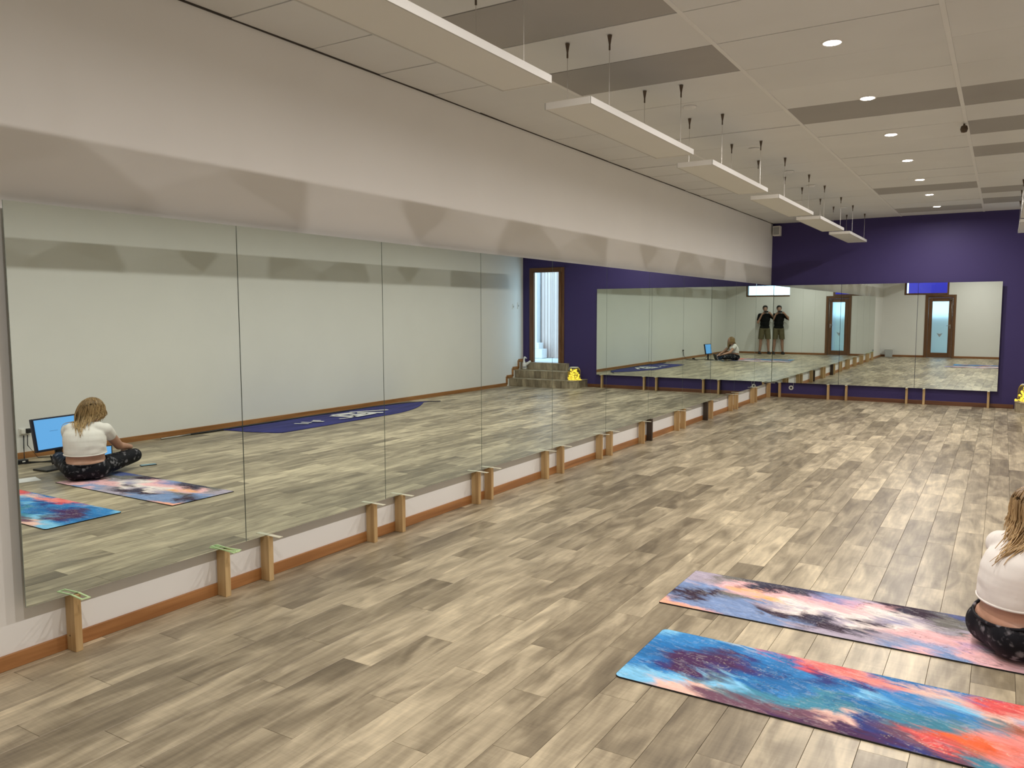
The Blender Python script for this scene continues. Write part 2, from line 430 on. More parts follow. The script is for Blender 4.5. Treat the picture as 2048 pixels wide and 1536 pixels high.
# ------------------------------------------------------------------ downlights down the middle
ords = ['first', 'second', 'third', 'fourth', 'fifth', 'sixth', 'seventh', 'eighth', 'ninth', 'tenth', 'eleventh', 'twelfth', 'thirteenth', 'fourteenth']
def downlight_meshes():
    bm = bmesh.new(); lathe(bm, [(0.044, 0.014), (0.046, 0.0), (0.058, -0.004), (0.062, 0.0), (0.062, 0.006)], n=32)
    ring = tomesh('trim_ring', bm, True); ring.materials.append(M['white'])
    bm = bmesh.new(); bmesh.ops.create_circle(bm, cap_ends=True, segments=32, radius=0.0455, matrix=Matrix.Translation((0, 0, -0.0035)) @ Matrix.Rotation(math.pi, 4, 'X'))
    lens = tomesh('lens', bm); lens.materials.append(M['lens'])
    return ring, lens
ring_me, lens_me = downlight_meshes()
for i in range(-3, 7):
    y = 5.164 + 1.45 * i
    t = thing('downlight', ('round glowing downlight, %s from the camera in the ceiling row' % ords[i]) if i >= 0 else
              ('round downlight above or behind the camera, %s towards the back wall' % ords[-i - 1]), 'downlight', (2.645, y, CZ - 0.003), 0, 'downlights along the middle of the ceiling')
    link('trim_ring', ring_me, None, t); link('lens', lens_me, None, t)
    la = bpy.data.lights.new('lamp', 'AREA'); la.shape = 'DISK'; la.size = 0.088; la.energy = LAMP; la.color = LAMP_COL[:3]; la.spread = R(171)
    lo = bpy.data.objects.new('lamp', la); COL.objects.link(lo); lo.parent = t; lo.location = (0, 0, -0.0055)

# ------------------------------------------------------------------ hanging radiant panels on wires, a row either side
PZ = 2.712; PH = 0.034
def panel_meshes():
    bm = bmesh.new(); box(bm, -0.143, 0.143, -0.855, 0.855, 0, PH, 0.003); body = tomesh('panel_body', bm); body.materials.append(M['heater'])
    bm = bmesh.new(); box(bm, -0.004, 0.004, -0.859, 0.859, -0.003, PH + 0.002, 0.001)
    side = tomesh('side_rail', bm); side.materials.append(M['rail'])
    bm = bmesh.new(); box(bm, -0.139, 0.139, -0.004, 0.004, -0.003, PH + 0.002, 0.001)
    end = tomesh('end_rail', bm); end.materials.append(M['heater'])
    bm = bmesh.new(); cyl(bm, (0, 0, PH), (0, 0, CZ - PZ - 0.01), 0.0017, n=6); wire = tomesh('suspension_wire', bm); wire.materials.append(M['steel'])
    bm = bmesh.new(); cyl(bm, (0, 0, CZ - PZ - 0.06), (0, 0, CZ - PZ - 0.002), 0.004, 0.014, 12); box(bm, -0.004, 0.004, -0.004, 0.004, CZ - PZ - 0.085, CZ - PZ - 0.055)
    hook = tomesh('ceiling_hook', bm); hook.materials.append(M['hook'])
    return body, side, end, wire, hook
PM = panel_meshes()
def heater(x, y, label):
    t = thing('radiant_heater', label, 'heater panel', (x, y, PZ), 0, 'white panels hung on wires')
    link('panel_body', PM[0], None, t)
    for s in (-1, 1): link('side_rail', PM[1], None, t, (s * 0.1435, 0, 0)); link('end_rail', PM[2], None, t, (0, s * 0.857, 0))
    for sx in (-0.137, 0.137):
        for sy in (-0.6, 0.6):
            link('suspension_wire', PM[3], None, t, (sx, sy, 0)); link('ceiling_hook', PM[4], None, t, (sx, sy, 0))
LY = [0.62, 2.78, 4.95, 7.12, 9.29, 11.44, 13.66]
for i, y in enumerate(LY):
    heater(1.44, y, 'thin white hanging panel by the mirror wall, %s' % ('over the back of the room' if i == 0 else 'nearest, cut by the top edge' if i == 1 else
           'last before the purple wall' if i == 6 else '%s from the camera in its row' % ords[i - 1]))
for i, y in enumerate(LY):
    heater(3.853, y - 0.42, 'thin white hanging panel on the right side, %s' % ('nearest the purple wall' if i == 6 else 'second nearest the purple wall' if i == 5 else '%s from the back wall' % ords[i]))

bm = bmesh.new(); lathe(bm, [(0.0, -0.016), (0.035, -0.016), (0.05, -0.008), (0.055, 0.0)], n=24); rose = tomesh('cable_rose', bm, True); rose.materials.append(M['grid'])
for i, y in enumerate((6.16, 8.05, 9.55, 10.75, 13.2)):
    tag(link('cable_rose', rose, None, None, (1.425, y, CZ)), 'small round white ceiling cover above the panels, %s from the camera' % ords[i], 'ceiling cover', 'round covers above the left panels')
t = thing('ceiling_plug', 'small brown plug hanging at a ceiling bar right of the downlights', 'plug', (3.225, 7.95, CZ))
bm = bmesh.new(); lathe(bm, [(0.0, -0.075), (0.022, -0.07), (0.03, -0.045), (0.024, -0.02), (0.008, -0.012), (0.008, 0.0)], n=16)
obj('plug_body', bm, M['hook'], t, True)
t = thing('wall_speaker', 'small white wall speaker high in the purple corner', 'speaker', (0.027, FY - 0.075, 3.008))
obj('cabinet', bxm(-0.066, 0.066, -0.06, 0.06, -0.088, 0.088, 0.008), M['white'], t)
obj('grille', bxm(-0.052, 0.052, -0.066, -0.058, -0.068, 0.068, 0.003), M['grey'], t)
obj('bracket', bxm(-0.02, 0.02, 0.055, 0.0755, -0.03, 0.03), M['white'], t)

# ------------------------------------------------------------------ mirrors (glass, backing, hidden battens to the wall)
def mirror(label, w, yaw, cx, cy, ang, gz, y_back):
    """panel built in its own frame: width along local x, face towards local -y"""
    t = thing('wall_mirror', label, 'mirror', (cx, cy, 0), ang + yaw, 'frameless mirror panels')
    h = w / 2 - 0.0028
    obj('mirror_glass', bxm(-h, h, 0.0, 0.0008, MZ0, MZ1), M['mirror'], t)
    obj('glass_edge', bxm(-h, h, 0.0009, 0.006, MZ0, MZ1), M['edge'], t)
    bm = bmesh.new()
    for bx in (-0.42, 0.42):
        box(bm, bx - 0.03, bx + 0.03, 0.0062, y_back, MZ0 + 0.25, MZ1 - 0.2)
    obj('mounting_batten', bm, M['back'], t)
LTILT = {10: 0.22}
LT = 'tall left wall mirror, '
for i in range(11):
    lab = LT + ('nearest the camera at the left frame edge' if i == 0 else 'last one, meeting the purple corner' if i == 10 else '%s from the near end' % ords[i])
    mirror(lab, PW, R(LTILT.get(i, 0.0)), 0.0, Y0 + PW * (i + 0.5), math.pi / 2, 0, 0.0675)
FT = {0: -0.227, 1: -0.10, 2: -0.41}
for i, lab in enumerate(('mirror panel on purple wall, against the mirrored corner', 'middle mirror panel on the purple wall', 'mirror panel on purple wall, free right end')):
    mirror(lab, 1.2, R(FT[i]), -0.05 + 1.2 * (i + 0.5), 14.938, 0.0, 0, 0.066)

# ------------------------------------------------------------------ timber posts under the mirrors and the plastic packers on them
def post(label, cx, cy, axis, mat, hh, group):
    t = thing('mirror_post', label, 'post', (cx, cy, 0), 0, group)
    a, b_ = (0.035, 0.0175) if axis == 'x' else (0.0175, 0.035)
    obj('post_body', bxm(-a, a, -b_, b_, 0, hh, 0.002), M[mat], t)
    return t
def packer_bm(L=0.125, W=0.042, th=0.004):
    """horseshoe packer lying flat, open end at +x"""
    bm = bmesh.new(); w = 0.009
    pts = [(-L / 2, -W / 2), (L / 2, -W / 2), (L / 2, -W / 2 + w), (-L / 2 + w, -W / 2 + w), (-L / 2 + w, W / 2 - w), (L / 2, W / 2 - w), (L / 2, W / 2), (-L / 2, W / 2)]
    prism(bm, pts, 0, th); return bm
def slip_bm(L=0.115, W=0.030, th=0.003):
    bm = bmesh.new(); box(bm, -L / 2, L / 2, -W / 2, W / 2, 0, th, 0.0008); return bm
pk_me = tomesh('packer', packer_bm()); pk_me.materials.append(M['greenpack'])
sl_me = tomesh('packer', slip_bm()); sl_me.materials.append(M['creampack'])
def packers(n, x, y, z, rz, green, where):
    for k in range(n):
        o = link('plastic_packer', pk_me if green else sl_me, None, None, (x, y, z + k * 0.0042))
        o.rotation_euler = (0, 0, rz + (k * 0.22 if green else random.uniform(-0.12, 0.12)))
        tag(o, ('green packer' if green else 'thin cream packer') + ' on ' + where + ((', ' + ['lower', 'upper'][k] + ' of two') if n > 1 else ''), 'packer', 'packers between posts and mirrors')
PY = [[1.985], [2.82, 3.125], [4.035, 4.335], [5.30, 5.49], [6.45, 6.755], [7.63, 7.885], [8.80, 9.05], [10.0, 10.235], [11.19, 11.42], [12.43, 12.72], [13.70, 13.87], [14.80]]
PTOP = MZ0 - 0.0045
nth = 0
for j, ys in enumerate(PY):
    for q, y in enumerate(ys):
        nth += 1
        dark = (j, q) in ((6, 1), (8, 0))
        if j == 0: w = 'the single post nearest the camera'
        elif j == 11: w = 'the single post in the purple corner'
        else: w = 'the %s post of the %s left wall pair' % (('nearer', 'farther')[q], ords[j - 1])
        green = (j, q) in ((0, 0), (1, 0))
        post(('dark' if dark else 'pale pine') + ' post under the mirrors, ' + w[4:], -0.0195, y, 'x', 'darkpost' if dark else 'pine', PTOP - (0.0052 if (j, q) == (1, 0) else 0.0), 'short posts under the left mirrors')
        if dark: continue
        packers(2 if (j, q) == (1, 0) else 1, 0.040, y + (0.004 if q else -0.002), PTOP - (0.0052 if (j, q) == (1, 0) else 0.0) + 0.0002, math.pi * 0.97 if green else 0.0, green, w)
bm = bmesh.new(); cyl(bm, (0, 0, 0), (0, 0.0015, 0), 0.006, n=12)
FXP = [(0.145, 'leftmost'), (0.985, 'second'), (1.285, 'third'), (2.24, 'fourth'), (2.50, 'fifth'), (3.43, 'rightmost')]
for x, w in FXP:
    post('slim pale pine post under the purple wall mirrors, %s of six' % w, x, 14.955, 'y', 'pine', PTOP, 'slim posts under the far mirrors')
    packers(1, x, 14.905, PTOP + 0.0002, math.pi / 2, False, 'the %s slim post at the purple wall' % w)

# knot on the nearest post
tn_ = [o for o in COL.objects if o.name == 'mirror_post'][0]
b2 = bmesh.new(); cyl(b2, (-0.008, -0.0172, 0.072), (-0.008, -0.0180, 0.072), 0.0042, n=12); obj('knot', b2, M['hook'], tn_)

# cable outlet below the far mirror
t = thing('cable_outlet', 'round white cable outlet with dark centre low on the purple wall', 'outlet', (0.335, FY, 0.175))
bm = bmesh.new(); lathe(bm, [(0.018, 0.0), (0.022, 0.016), (0.036, 0.016), (0.043, 0.004), (0.043, 0.0)], n=28)
bmesh.ops.rotate(bm, verts=bm.verts, cent=(0, 0, 0), matrix=Matrix.Rotation(math.pi / 2, 3, 'X')); obj('outlet_ring', bm, M['white'], t, True)
bm = bmesh.new(); cyl(bm, (0, -0.001, 0), (0, -0.010, 0), 0.019, n=20); obj('outlet_core', bm, M['black'], t)
bm = bmesh.new(); tube(bm, [(0.035, -0.008, 0.015), (0.042, -0.008, 0.05), (0.040, -0.008, 0.09), (0.036, -0.008, 0.12)], 0.003); obj('cord', bm, M['white'], t, True)

# ------------------------------------------------------------------ far doorway, steps, outside
t = tag(bpy.data.objects.new('door_1', None), kind='structure'); COL.objects.link(t)
AW = 0.075
def architrave(parent, x0, x1, z0, z1, yf, yo, depth0, depth1, sill=False):
    for s, x in ((-1, x0), (1, x1)):
        a, b_ = (x - AW, x) if s < 0 else (x, x + AW)
        obj('door_casing', bxm(a, b_, min(yf, yo), max(yf, yo), z0, z1 + AW, 0.003), M['frame_z'], parent)
        a, b_ = (x, x + 0.022) if s < 0 else (x - 0.022, x)
        obj('door_jamb', bxm(a, b_, depth0, depth1, z0, z1), M['frame_z'], parent)
    obj('door_head', bxm(x0, x1, min(yf, yo), max(yf, yo), z1, z1 + AW, 0.003), M['frame_x'], parent)
    obj('head_jamb', bxm(x0 + 0.022, x1 - 0.022, depth0, depth1, z1 - 0.022, z1), M['frame_x'], parent)
architrave(t, DX0, DX1, DZ0, DZ1, FY - 0.018, FY + 0.002, FY - 0.004, FY + TF)
obj('door_stop', bxm(DX0 - 0.012, DX0 + 0.05, FY - 0.034, FY - 0.005, DZ0, DZ1 - 0.022, 0.003), M['frame_z'], t)
# three plank-faced steps filling the corner
def step_outline(y, x, r, yb):
    pts = [(RX - 0.001, yb), (RX - 0.001, y)]
    for k in range(7):
        a = R(-90 - 90 * k / 6); pts.append((x + r + r * math.cos(a), y + r + r * math.sin(a)))
    pts.append((x, yb)); return pts[::-1]
steps = tag(bpy.data.objects.new('corner_steps', None), 'three low steps faced in oak planks up to the far doorway', 'steps'); COL.objects.link(steps)
for nm, y, x, r, z0, z1 in (('lower_step', SY1, 3.79, 0.24, 0.0, 0.16), ('middle_step', SY2, 4.02, 0.16, 0.161, 0.325), ('top_step', SY3, 4.22, 0.06, 0.326, 0.478)):
    bm = bmesh.new(); prism(bm, step_outline(y, x, r, FY - 0.001), z0, z1 - 0.012)
    me = tomesh(nm, bm); fa(me, [0.36] * len(me.polygons), rng.uniform(0, 50, len(me.polygons)))
    st = link(nm, me, M['riser'], steps)
    bm = bmesh.new(); prism(bm, step_outline(y - 0.006, x - 0.006, r, FY - 0.001), z1 - 0.011, z1)
    me = tomesh('nosing', bm); fa(me, [0.52] * len(me.polygons), [3.0] * len(me.polygons)); link('tread', me, M['plank'], st)
# plank seams of the risers stand proud as thin boards
    bm = bmesh.new(); xx = RX - 0.02
    tl = []
    while xx - 0.155 > x + r:
        n0 = len(bm.faces); box(bm, xx - 0.155, xx - 0.002, y - 0.004, y + 0.002, z0 + 0.003, z1 - 0.013); tl += [random.uniform(0.22, 0.5)] * (len(bm.faces) - n0); xx -= 0.157
    me = tomesh('riser_board', bm); fa(me, tl, [random.uniform(0, 50) for _ in tl]); o = link('riser_boards', me, M['riser'], st)

# fairy-light jar on the lowest step
JX, JY, JZ = 3.955, 14.72, 0.16
t = thing('fairy_light_jar', 'glass jar full of glowing yellow fairy lights on the lowest step', 'lamp', (JX, JY, JZ)); t.scale = (1.1, 1.1, 1.25)
bm = bmesh.new(); lathe(bm, [(0.0, 0.001), (0.115, 0.001), (0.122, 0.02), (0.12, 0.15), (0.105, 0.185), (0.085, 0.20)], n=32); obj('jar_glass', bm, M['jar'], t, True)
bm = bmesh.new(); lathe(bm, [(0.0, 0.20), (0.085, 0.20), (0.088, 0.207), (0.075, 0.215), (0.0, 0.215)], n=32); obj('lid', bm, M['creampack'], t, True)
bm = bmesh.new(); pth = []
for k in range(90):
    a = k * 0.9; zz = 0.012 + 0.15 * (k / 90) ** 1.3; rr = (0.10 - 0.055 * (k / 90)) * (0.55 + 0.45 * math.sin(k * 1.7) ** 2)
    pth.append((rr * math.cos(a), rr * math.sin(a), zz))
tube(bm, pth, 0.0016, 5); obj('glowing_wire', bm, M['fairy'], t, True)  # the wire is made to glow like the bulbs, to brighten the jar
bm = bmesh.new()
for p_ in pth[::3]: ball(bm, p_, 0.011, seg=8, rings=6)
obj('bulbs', bm, M['fairy'], t, True)['kind'] = 'stuff'
bm = bmesh.new(); tube(bm, [(-0.10, 0, 0.006), (-0.145, -0.03, 0.006), (-0.15, 0.02, 0.006)], 0.004); ball(bm, (-0.14, -0.03, 0.014), 0.013, seg=10, rings=6); obj('trailing_light', bm, M['fairy'], t, True)

# small white and grey ornament on the middle step
t = thing('goose_ornament', 'white and grey long-necked ornament standing on the middle step', 'ornament', (5.20, 14.80, 0.325), R(-20))
bm = bmesh.new()
capsule(bm, (0, 0, 0.055), 0.045, (0.01, 0, 0.12), 0.036); capsule(bm, (0.01, 0, 0.12), 0.03, (0.012, 0, 0.22), 0.017); capsule(bm, (0.012, 0, 0.22), 0.018, (-0.005, 0, 0.262), 0.024)
ball(bm, (0, 0, 0.03), (0.05, 0.045, 0.03)); capsule(bm, (-0.02, 0, 0.10), 0.03, (-0.12, 0, 0.175), 0.022)
fuse('ornament_body', bm, M['white'], t, 0.006, 4)
bm = bmesh.new(); cyl(bm, (-0.025, 0, 0.262), (-0.055, 0, 0.235), 0.014, 0.003, 10); obj('beak', bm, M['white'], t, True)
bm = bmesh.new(); ball(bm, (0, 0, 0.05), (0.052, 0.047, 0.052)); obj('grey_base', bm, M['grey'], t, True)

# light switches on the right wall, by the steps
for nm, y, w, z, lab in (('light_switch', 14.60, 0.075, 1.68, 'small white light switch plate on right wall, nearer the camera'), ('wall_control', 14.80, 0.075, 1.70, 'taller white wall control beside the purple wall corner')):
    t = thing(nm, lab, 'switch', (RX, y, z))
    hh = 0.055 if nm == 'light_switch' else 0.07
    obj('plate', bxm(-0.009, -0.0005, -w / 2, w / 2, -hh, hh, 0.002), M['white'], t)
    obj('rocker', bxm(-0.014, -0.009, -0.012, 0.012, -0.02, 0.02, 0.001), M['grey'], t)

# yard beyond the doorway
struct('trim_2', bxm(DX0 - 0.6, DX1 + 2.2, FY + TF, 18.2, 0.30, DZ0 - 0.004), M['concrete'])
fence = thing('slatted_wall', 'tall blush wall of upright slats seen through the far doorway', 'cladding wall', (0, 16.6, DZ0))
M['slatback'] = plain('cladding_backing_shaded', (0.36, 0.29, 0.27, 1), 0.8)  # backing darkened so its colour stands for the shade between slats
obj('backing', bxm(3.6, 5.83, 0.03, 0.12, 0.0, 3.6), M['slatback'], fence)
slat = tomesh('slat', bxm(-0.037, 0.037, 0.012, 0.028, 0.0, 3.6, 0.002)); slat.materials.append(M['slat'])
x = 3.66
while x < 5.8:
    link('slat', slat, None, fence, (x, 0, 0)); x += 0.084
t = thing('yard_wall', 'plain white rendered wall beside the slats outside', 'wall', (0, 0, DZ0))
obj('wall_block', bxm(5.84, 7.2, 16.45, 16.75, 0, 3.6, 0.01), M['render'], t)
t = thing('yard_step', 'low white block at the foot of the slats outside', 'step', (5.72, 16.40, DZ0))
obj('block', bxm(-0.12, 0.12, -0.12, 0.12, 0.0, 0.22, 0.01), M['render'], t); obj('upper_block', bxm(-0.02, 0.12, -0.10, 0.12, 0.2201, 0.36, 0.01), M['render'], t)

# ------------------------------------------------------------------ back wall: glazed door, two high windows, bin
t = tag(bpy.data.objects.new('door_2', None), kind='structure'); COL.objects.link(t)
architrave(t, BD[0], BD[1], BD[2], BD[3], BY, BY + 0.018, BY - T, BY + 0.004)
lx0, lx1, lz1 = BD[0] + 0.026, BD[1] - 0.026, BD[3] - 0.026
for a, b_ in ((lx0, lx0 + 0.115), (lx1 - 0.115, lx1)):
    obj('door_stile', bxm(a, b_, BY - 0.055, BY - 0.015, 0.006, lz1, 0.003), M['frame_z'], t)
for z0, z1 in ((0.006, 0.17), (lz1 - 0.12, lz1)):
    obj('door_rail', bxm(lx0 + 0.115, lx1 - 0.115, BY - 0.055, BY - 0.015, z0, z1, 0.003), M['frame_x'], t)
obj('frosted_pane', bxm(lx0 + 0.113, lx1 - 0.113, BY - 0.038, BY - 0.032, 0.168, lz1 - 0.118), M['frost'], t)
bm = bmesh.new(); prism(bm, [(-0.09, 0.05), (0.0, -0.09), (0.09, 0.05), (0.0, 0.02)], 0, 0.002)
bmesh.ops.rotate(bm, verts=bm.verts, cent=(0, 0, 0), matrix=Matrix.Rotation(math.pi / 2, 3, 'X')); bmesh.ops.translate(bm, verts=bm.verts, vec=((lx0 + lx1) / 2, BY - 0.029, 0.78))
obj('etched_motif', bm, M['grey'], t)
hd = obj('door_handle', bxm(lx1 - 0.07, lx1 - 0.045, BY - 0.012, BY + 0.004, 0.98, 1.12, 0.003), M['steel'], t)
b2 = bmesh.new(); tube(b2, [(lx1 - 0.057, BY, 1.08), (lx1 - 0.057, BY + 0.045, 1.08), (lx1 - 0.16, BY + 0.05, 1.08)], 0.008, 8); obj('lever', b2, M['steel'], hd, True)
b2 = bmesh.new(); tube(b2, [(lx1 - 0.03, BY + 0.02, 1.25), (lx1 - 0.03, BY + 0.02, 1.92)], 0.007, 8); obj('bolt_rod', b2, M['steel'], t, True)
obj('door_closer', bxm(lx1 - 0.12, lx1 - 0.02, BY - 0.012, BY + 0.02, 1.93, 1.99, 0.004), M['hook'], t)
for n, W_ in ((1, WA), (2, WB)):
    t = tag(bpy.data.objects.new('window_%d' % n, None), kind='structure'); COL.objects.link(t)
    x0, x1, z0, z1 = W_
    for a, b_ in ((x0, x0 + 0.055), (x1 - 0.055, x1)):
        obj('window_frame', bxm(a, b_, BY - T, BY + 0.012, z0, z1, 0.003), M['frame_z'], t)
    for a, b_ in ((z0, z0 + 0.055), (z1 - 0.055, z1)):
        obj('window_frame', bxm(x0 + 0.055, x1 - 0.055, BY - T, BY + 0.012, a, b_, 0.003), M['frame_x'], t)
    obj('pane', bxm(x0 + 0.053, x1 - 0.053, BY - 0.085, BY - 0.081, z0 + 0.053, z1 - 0.053), M['glass'], t)
M['dark_paving'] = plain('grey_paving', (0.34, 0.36, 0.35, 1), 0.8, var=0.05)
struct('trim_3', bxm(-1.5, 7.0, -7.0, BY - T, -0.12, -0.01), M['dark_paving'])
struct('added_shade_roof', bxm(-1.5, 7.0, -3.2, BY - T, 3.0, 3.1), M['grid'])  # unseen porch roof, added to cut the daylight behind the back wall
t = thing('violet_backdrop', 'violet backdrop added outside to colour the view through the window over the door', 'wall', (0, -4.0, 0))  # added outside only to give the high window its violet tone
for nm, q in (('violet_face', (-1.0, 0.33, -0.1, 0.0, -0.01, 3.2)), ('violet_face', (0.39, 2.4, -0.1, 0.0, 2.05, 3.2)), ('top_beam', (0.33, 0.39, -0.1, 0.0, 3.05, 3.2)), ('side_post', (2.4, 2.5, -0.1, 0.0, -0.01, 3.2))):
    obj(nm, bxm(*q), M['violet'], t)
t = thing('added_low_wall', 'low wall added outside to darken the lower half of the frosted door', 'wall', (0, -4.8, 0))  # added wall that darkens what shows through the lower frosted pane
M['sage'] = plain('sage_render', (0.84, 0.77, 0.64, 1), 0.8, var=0.04)
obj('wall_body', bxm(-1.5, 7.0, -0.15, 0.0, -0.01, 1.30), M['sage'], t); obj('coping', bxm(-1.5, 7.0, -0.18, 0.03, 1.3001, 1.35, 0.005), M['render'], t)
t = thing('waste_bin', 'small pale grey bin in the back corner by the door', 'bin', (0.20, BY + 0.20, 0))
bm = bmesh.new(); b4 = box(bm, -0.12, 0.12, -0.11, 0.11, 0, 0.25, 0.012)
for v in bm.verts: v.co.x *= 0.88 + 0.12 * v.co.z / 0.25; v.co.y *= 0.88 + 0.12 * v.co.z / 0.25
obj('bin_body', bm, M['bin'], t); obj('bin_lid', bxm(-0.125, 0.125, -0.115, 0.115, 0.2502, 0.272, 0.006), M['white'], t)

# ------------------------------------------------------------------ yoga mats: printed marbled art as a dense colour grid
def vnoise(u, v, seed):
    g = np.random.default_rng(seed).random((64, 64))
    ui, vi = np.floor(u).astype(int), np.floor(v).astype(int); fu, fv = u - ui, v - vi
    fu = fu * fu * (3 - 2 * fu); fv = fv * fv * (3 - 2 * fv)
    a = g[vi % 64, ui % 64]; b_ = g[vi % 64, (ui + 1) % 64]; c = g[(vi + 1) % 64, ui % 64]; d = g[(vi + 1) % 64, (ui + 1) % 64]
    return (a * (1 - fu) + b_ * fu) * (1 - fv) + (c * (1 - fu) + d * fu) * fv
def fbm(u, v, seed, oct_=5):
    s = 0; k = 0.5
    for i in range(oct_):
        s = s + k * vnoise(u * 2 ** i + 7.3 * i, v * 2 ** i + 3.1 * i, seed + i); k *= 0.5
    return s / (1 - 0.5 ** oct_)
def printed(ctrl, L, Wd, seed, nx, ny, veins):
    C = np.array([[srgb(*c)[:3] for c in row] for row in ctrl])     # [column along length][row across]
    u, v = np.meshgrid(np.linspace(0, 1, nx), np.linspace(0, 1, ny), indexing='ij')
    X, Y = u * L, v * Wd
    sl = X * 0.30                                       # streaks run slightly across the length
    q1 = fbm(X * 3.2, (Y + sl) * 8, seed) - 0.5; q2 = fbm(X * 3.2 + 31, (Y + sl) * 8 + 11, seed + 20) - 0.5
    f1 = fbm(X * 9 + q1 * 5, (Y + sl) * 34 + q2 * 7, seed + 40) - 0.5; f2 = fbm(X * 8 - q2 * 5, (Y + sl) * 36 + q1 * 8, seed + 60) - 0.5
    g2 = fbm(X * 34 + f1 * 9, (Y + sl) * 110 + f2 * 14, seed + 90, 3) - 0.5
    uu = np.clip(u + (q1 * 0.17 + f1 * 0.09 + g2 * 0.02), 0, 1); vv = np.clip(v + (q2 * 0.30 + f2 * 0.20 + g2 * 0.08), 0, 1)
    nu, nv = C.shape[0] - 1, C.shape[1] - 1
    a = uu * nu; b_ = vv * nv
    i = np.clip(a.astype(int), 0, nu - 1); j = np.clip(b_.astype(int), 0, nv - 1)
    sm = lambda t: np.clip((t - 0.5) * 1.45 + 0.5, 0, 1)
    fa_, fb_ = sm(a - i)[..., None], sm(b_ - j)[..., None]
    col = (C[i, j] * (1 - fa_) + C[i + 1, j] * fa_) * (1 - fb_) + (C[i, j + 1] * (1 - fa_) + C[i + 1, j + 1] * fa_) * fb_
    st = fbm(X * 7 + q1 * 9, (Y + sl) * 120 + q2 * 20, seed + 80)
    sw = fbm(X * 14 + q2 * 7, (Y + sl) * 40 + f1 * 12, seed + 85)
    col = col * (0.55 + 0.50 * st[..., None] + 0.42 * sw[..., None])
    hl_ = np.clip((fbm(X * 12 + f2 * 6, (Y + sl) * 70 + f1 * 10, seed + 95) - 0.63) * 5, 0, 0.22)[..., None]
    col = col * (1 - hl_) + (col * 0.35 + 0.50) * hl_
    for (vc, th, sd, sx, sy) in veins:
        rdg = np.abs(fbm(X * sx + q1 * 4, (Y + sl) * sy + q2 * 6, seed + sd, 3) - 0.5)
        msk = np.clip(1 - rdg / th, 0, 1) * np.clip((fbm(X * 4, Y * 6, seed + sd + 5, 3) - 0.48) * 7, 0, 1)
        msk = msk * 0.6
        col = col * (1 - msk[..., None]) + np.array(srgb(*vc)[:3]) * msk[..., None]
    return np.clip(col, 0, 1)
def print_mat():
    m, nt, b = newmat('printed_mat_face')
    at = N(nt, 'ShaderNodeAttribute'); at.attribute_name = 'print'
    nt.links.new(at.outputs['Color'], b.inputs['Base Color']); b.inputs['Roughness'].default_value = 0.75; b.inputs['Specular IOR Level'].default_value = 0.25
    return m
M['print'] = print_mat()
def yoga_mat(name, label, x0, x1, y0, y1, ctrl, seed, veins, rad):
    L, Wd = x1 - x0, y1 - y0
    t = thing(name, label, 'yoga mat', (x0, y0, 0.0002))
    def outline(ins):
        pts = []
        for cx, cy, a0 in ((L - rad, rad, -90), (L - rad, Wd - rad, 0), (rad, Wd - rad, 90), (rad, rad, 180)):
            for k in range(7):
                a = R(a0 + 15 * k); pts.append((cx + (rad - ins) * math.cos(a), cy + (rad - ins) * math.sin(a)))
        return pts
    bm = bmesh.new(); prism(bm, outline(0), 0, 0.0064); obj('rubber_base', bm, M['rubber'], t)
    nx, ny = 430, 160
    col = printed(ctrl, L, Wd, seed, nx, ny, veins)
    u, v = np.meshgrid(np.linspace(0, 1, nx), np.linspace(0, 1, ny), indexing='ij')
    ins = 0.0015
    X = ins + u * (L - 2 * ins); Y = ins + v * (Wd - 2 * ins)
    # round the corners by pulling corner vertices onto the arc
    r = rad
    for cx, cy, sx, sy in ((r, r, -1, -1), (L - r, r, 1, -1), (r, Wd - r, -1, 1), (L - r, Wd - r, 1, 1)):
        dx, dy = (X - cx) * sx, (Y - cy) * sy
        mk = (dx > 0) & (dy > 0); d = np.hypot(dx, dy); mx = np.maximum(dx, dy)
        k = np.where(mk & (d > 1e-6), mx / np.maximum(d, 1e-6), 1.0)
        X = np.where(mk, cx + (X - cx) * k, X); Y = np.where(mk, cy + (Y - cy) * k, Y)
    co = np.stack([X, Y, np.full_like(X, 0.0067)], -1).reshape(-1, 3)
    idx = np.arange(nx * ny).reshape(nx, ny)
    quads = np.stack([idx[:-1, :-1], idx[1:, :-1], idx[1:, 1:], idx[:-1, 1:]], -1).reshape(-1, 4)
    me = bpy.data.meshes.new('printed_face')
    me.vertices.add(len(co)); me.vertices.foreach_set('co', co.ravel())
    me.loops.add(quads.size); me.loops.foreach_set('vertex_index', quads.ravel())
    me.polygons.add(len(quads)); me.polygons.foreach_set('loop_start', np.arange(0, quads.size, 4))
    me.update(); me.validate()
    at = me.attributes.new('print', 'FLOAT_COLOR', 'POINT')
    at.data.foreach_set('color', np.concatenate([col.reshape(-1, 3), np.ones((len(co), 1))], 1).astype(np.float32).ravel())
    link('printed_face', me, M['print'], t)
pe, bl, plm, lil, pk, nv, wh, ol = (252, 178, 148), (122, 146, 190), (52, 34, 54), (172, 162, 180), (236, 184, 188), (52, 50, 72), (238, 226, 222), (110, 108, 104)
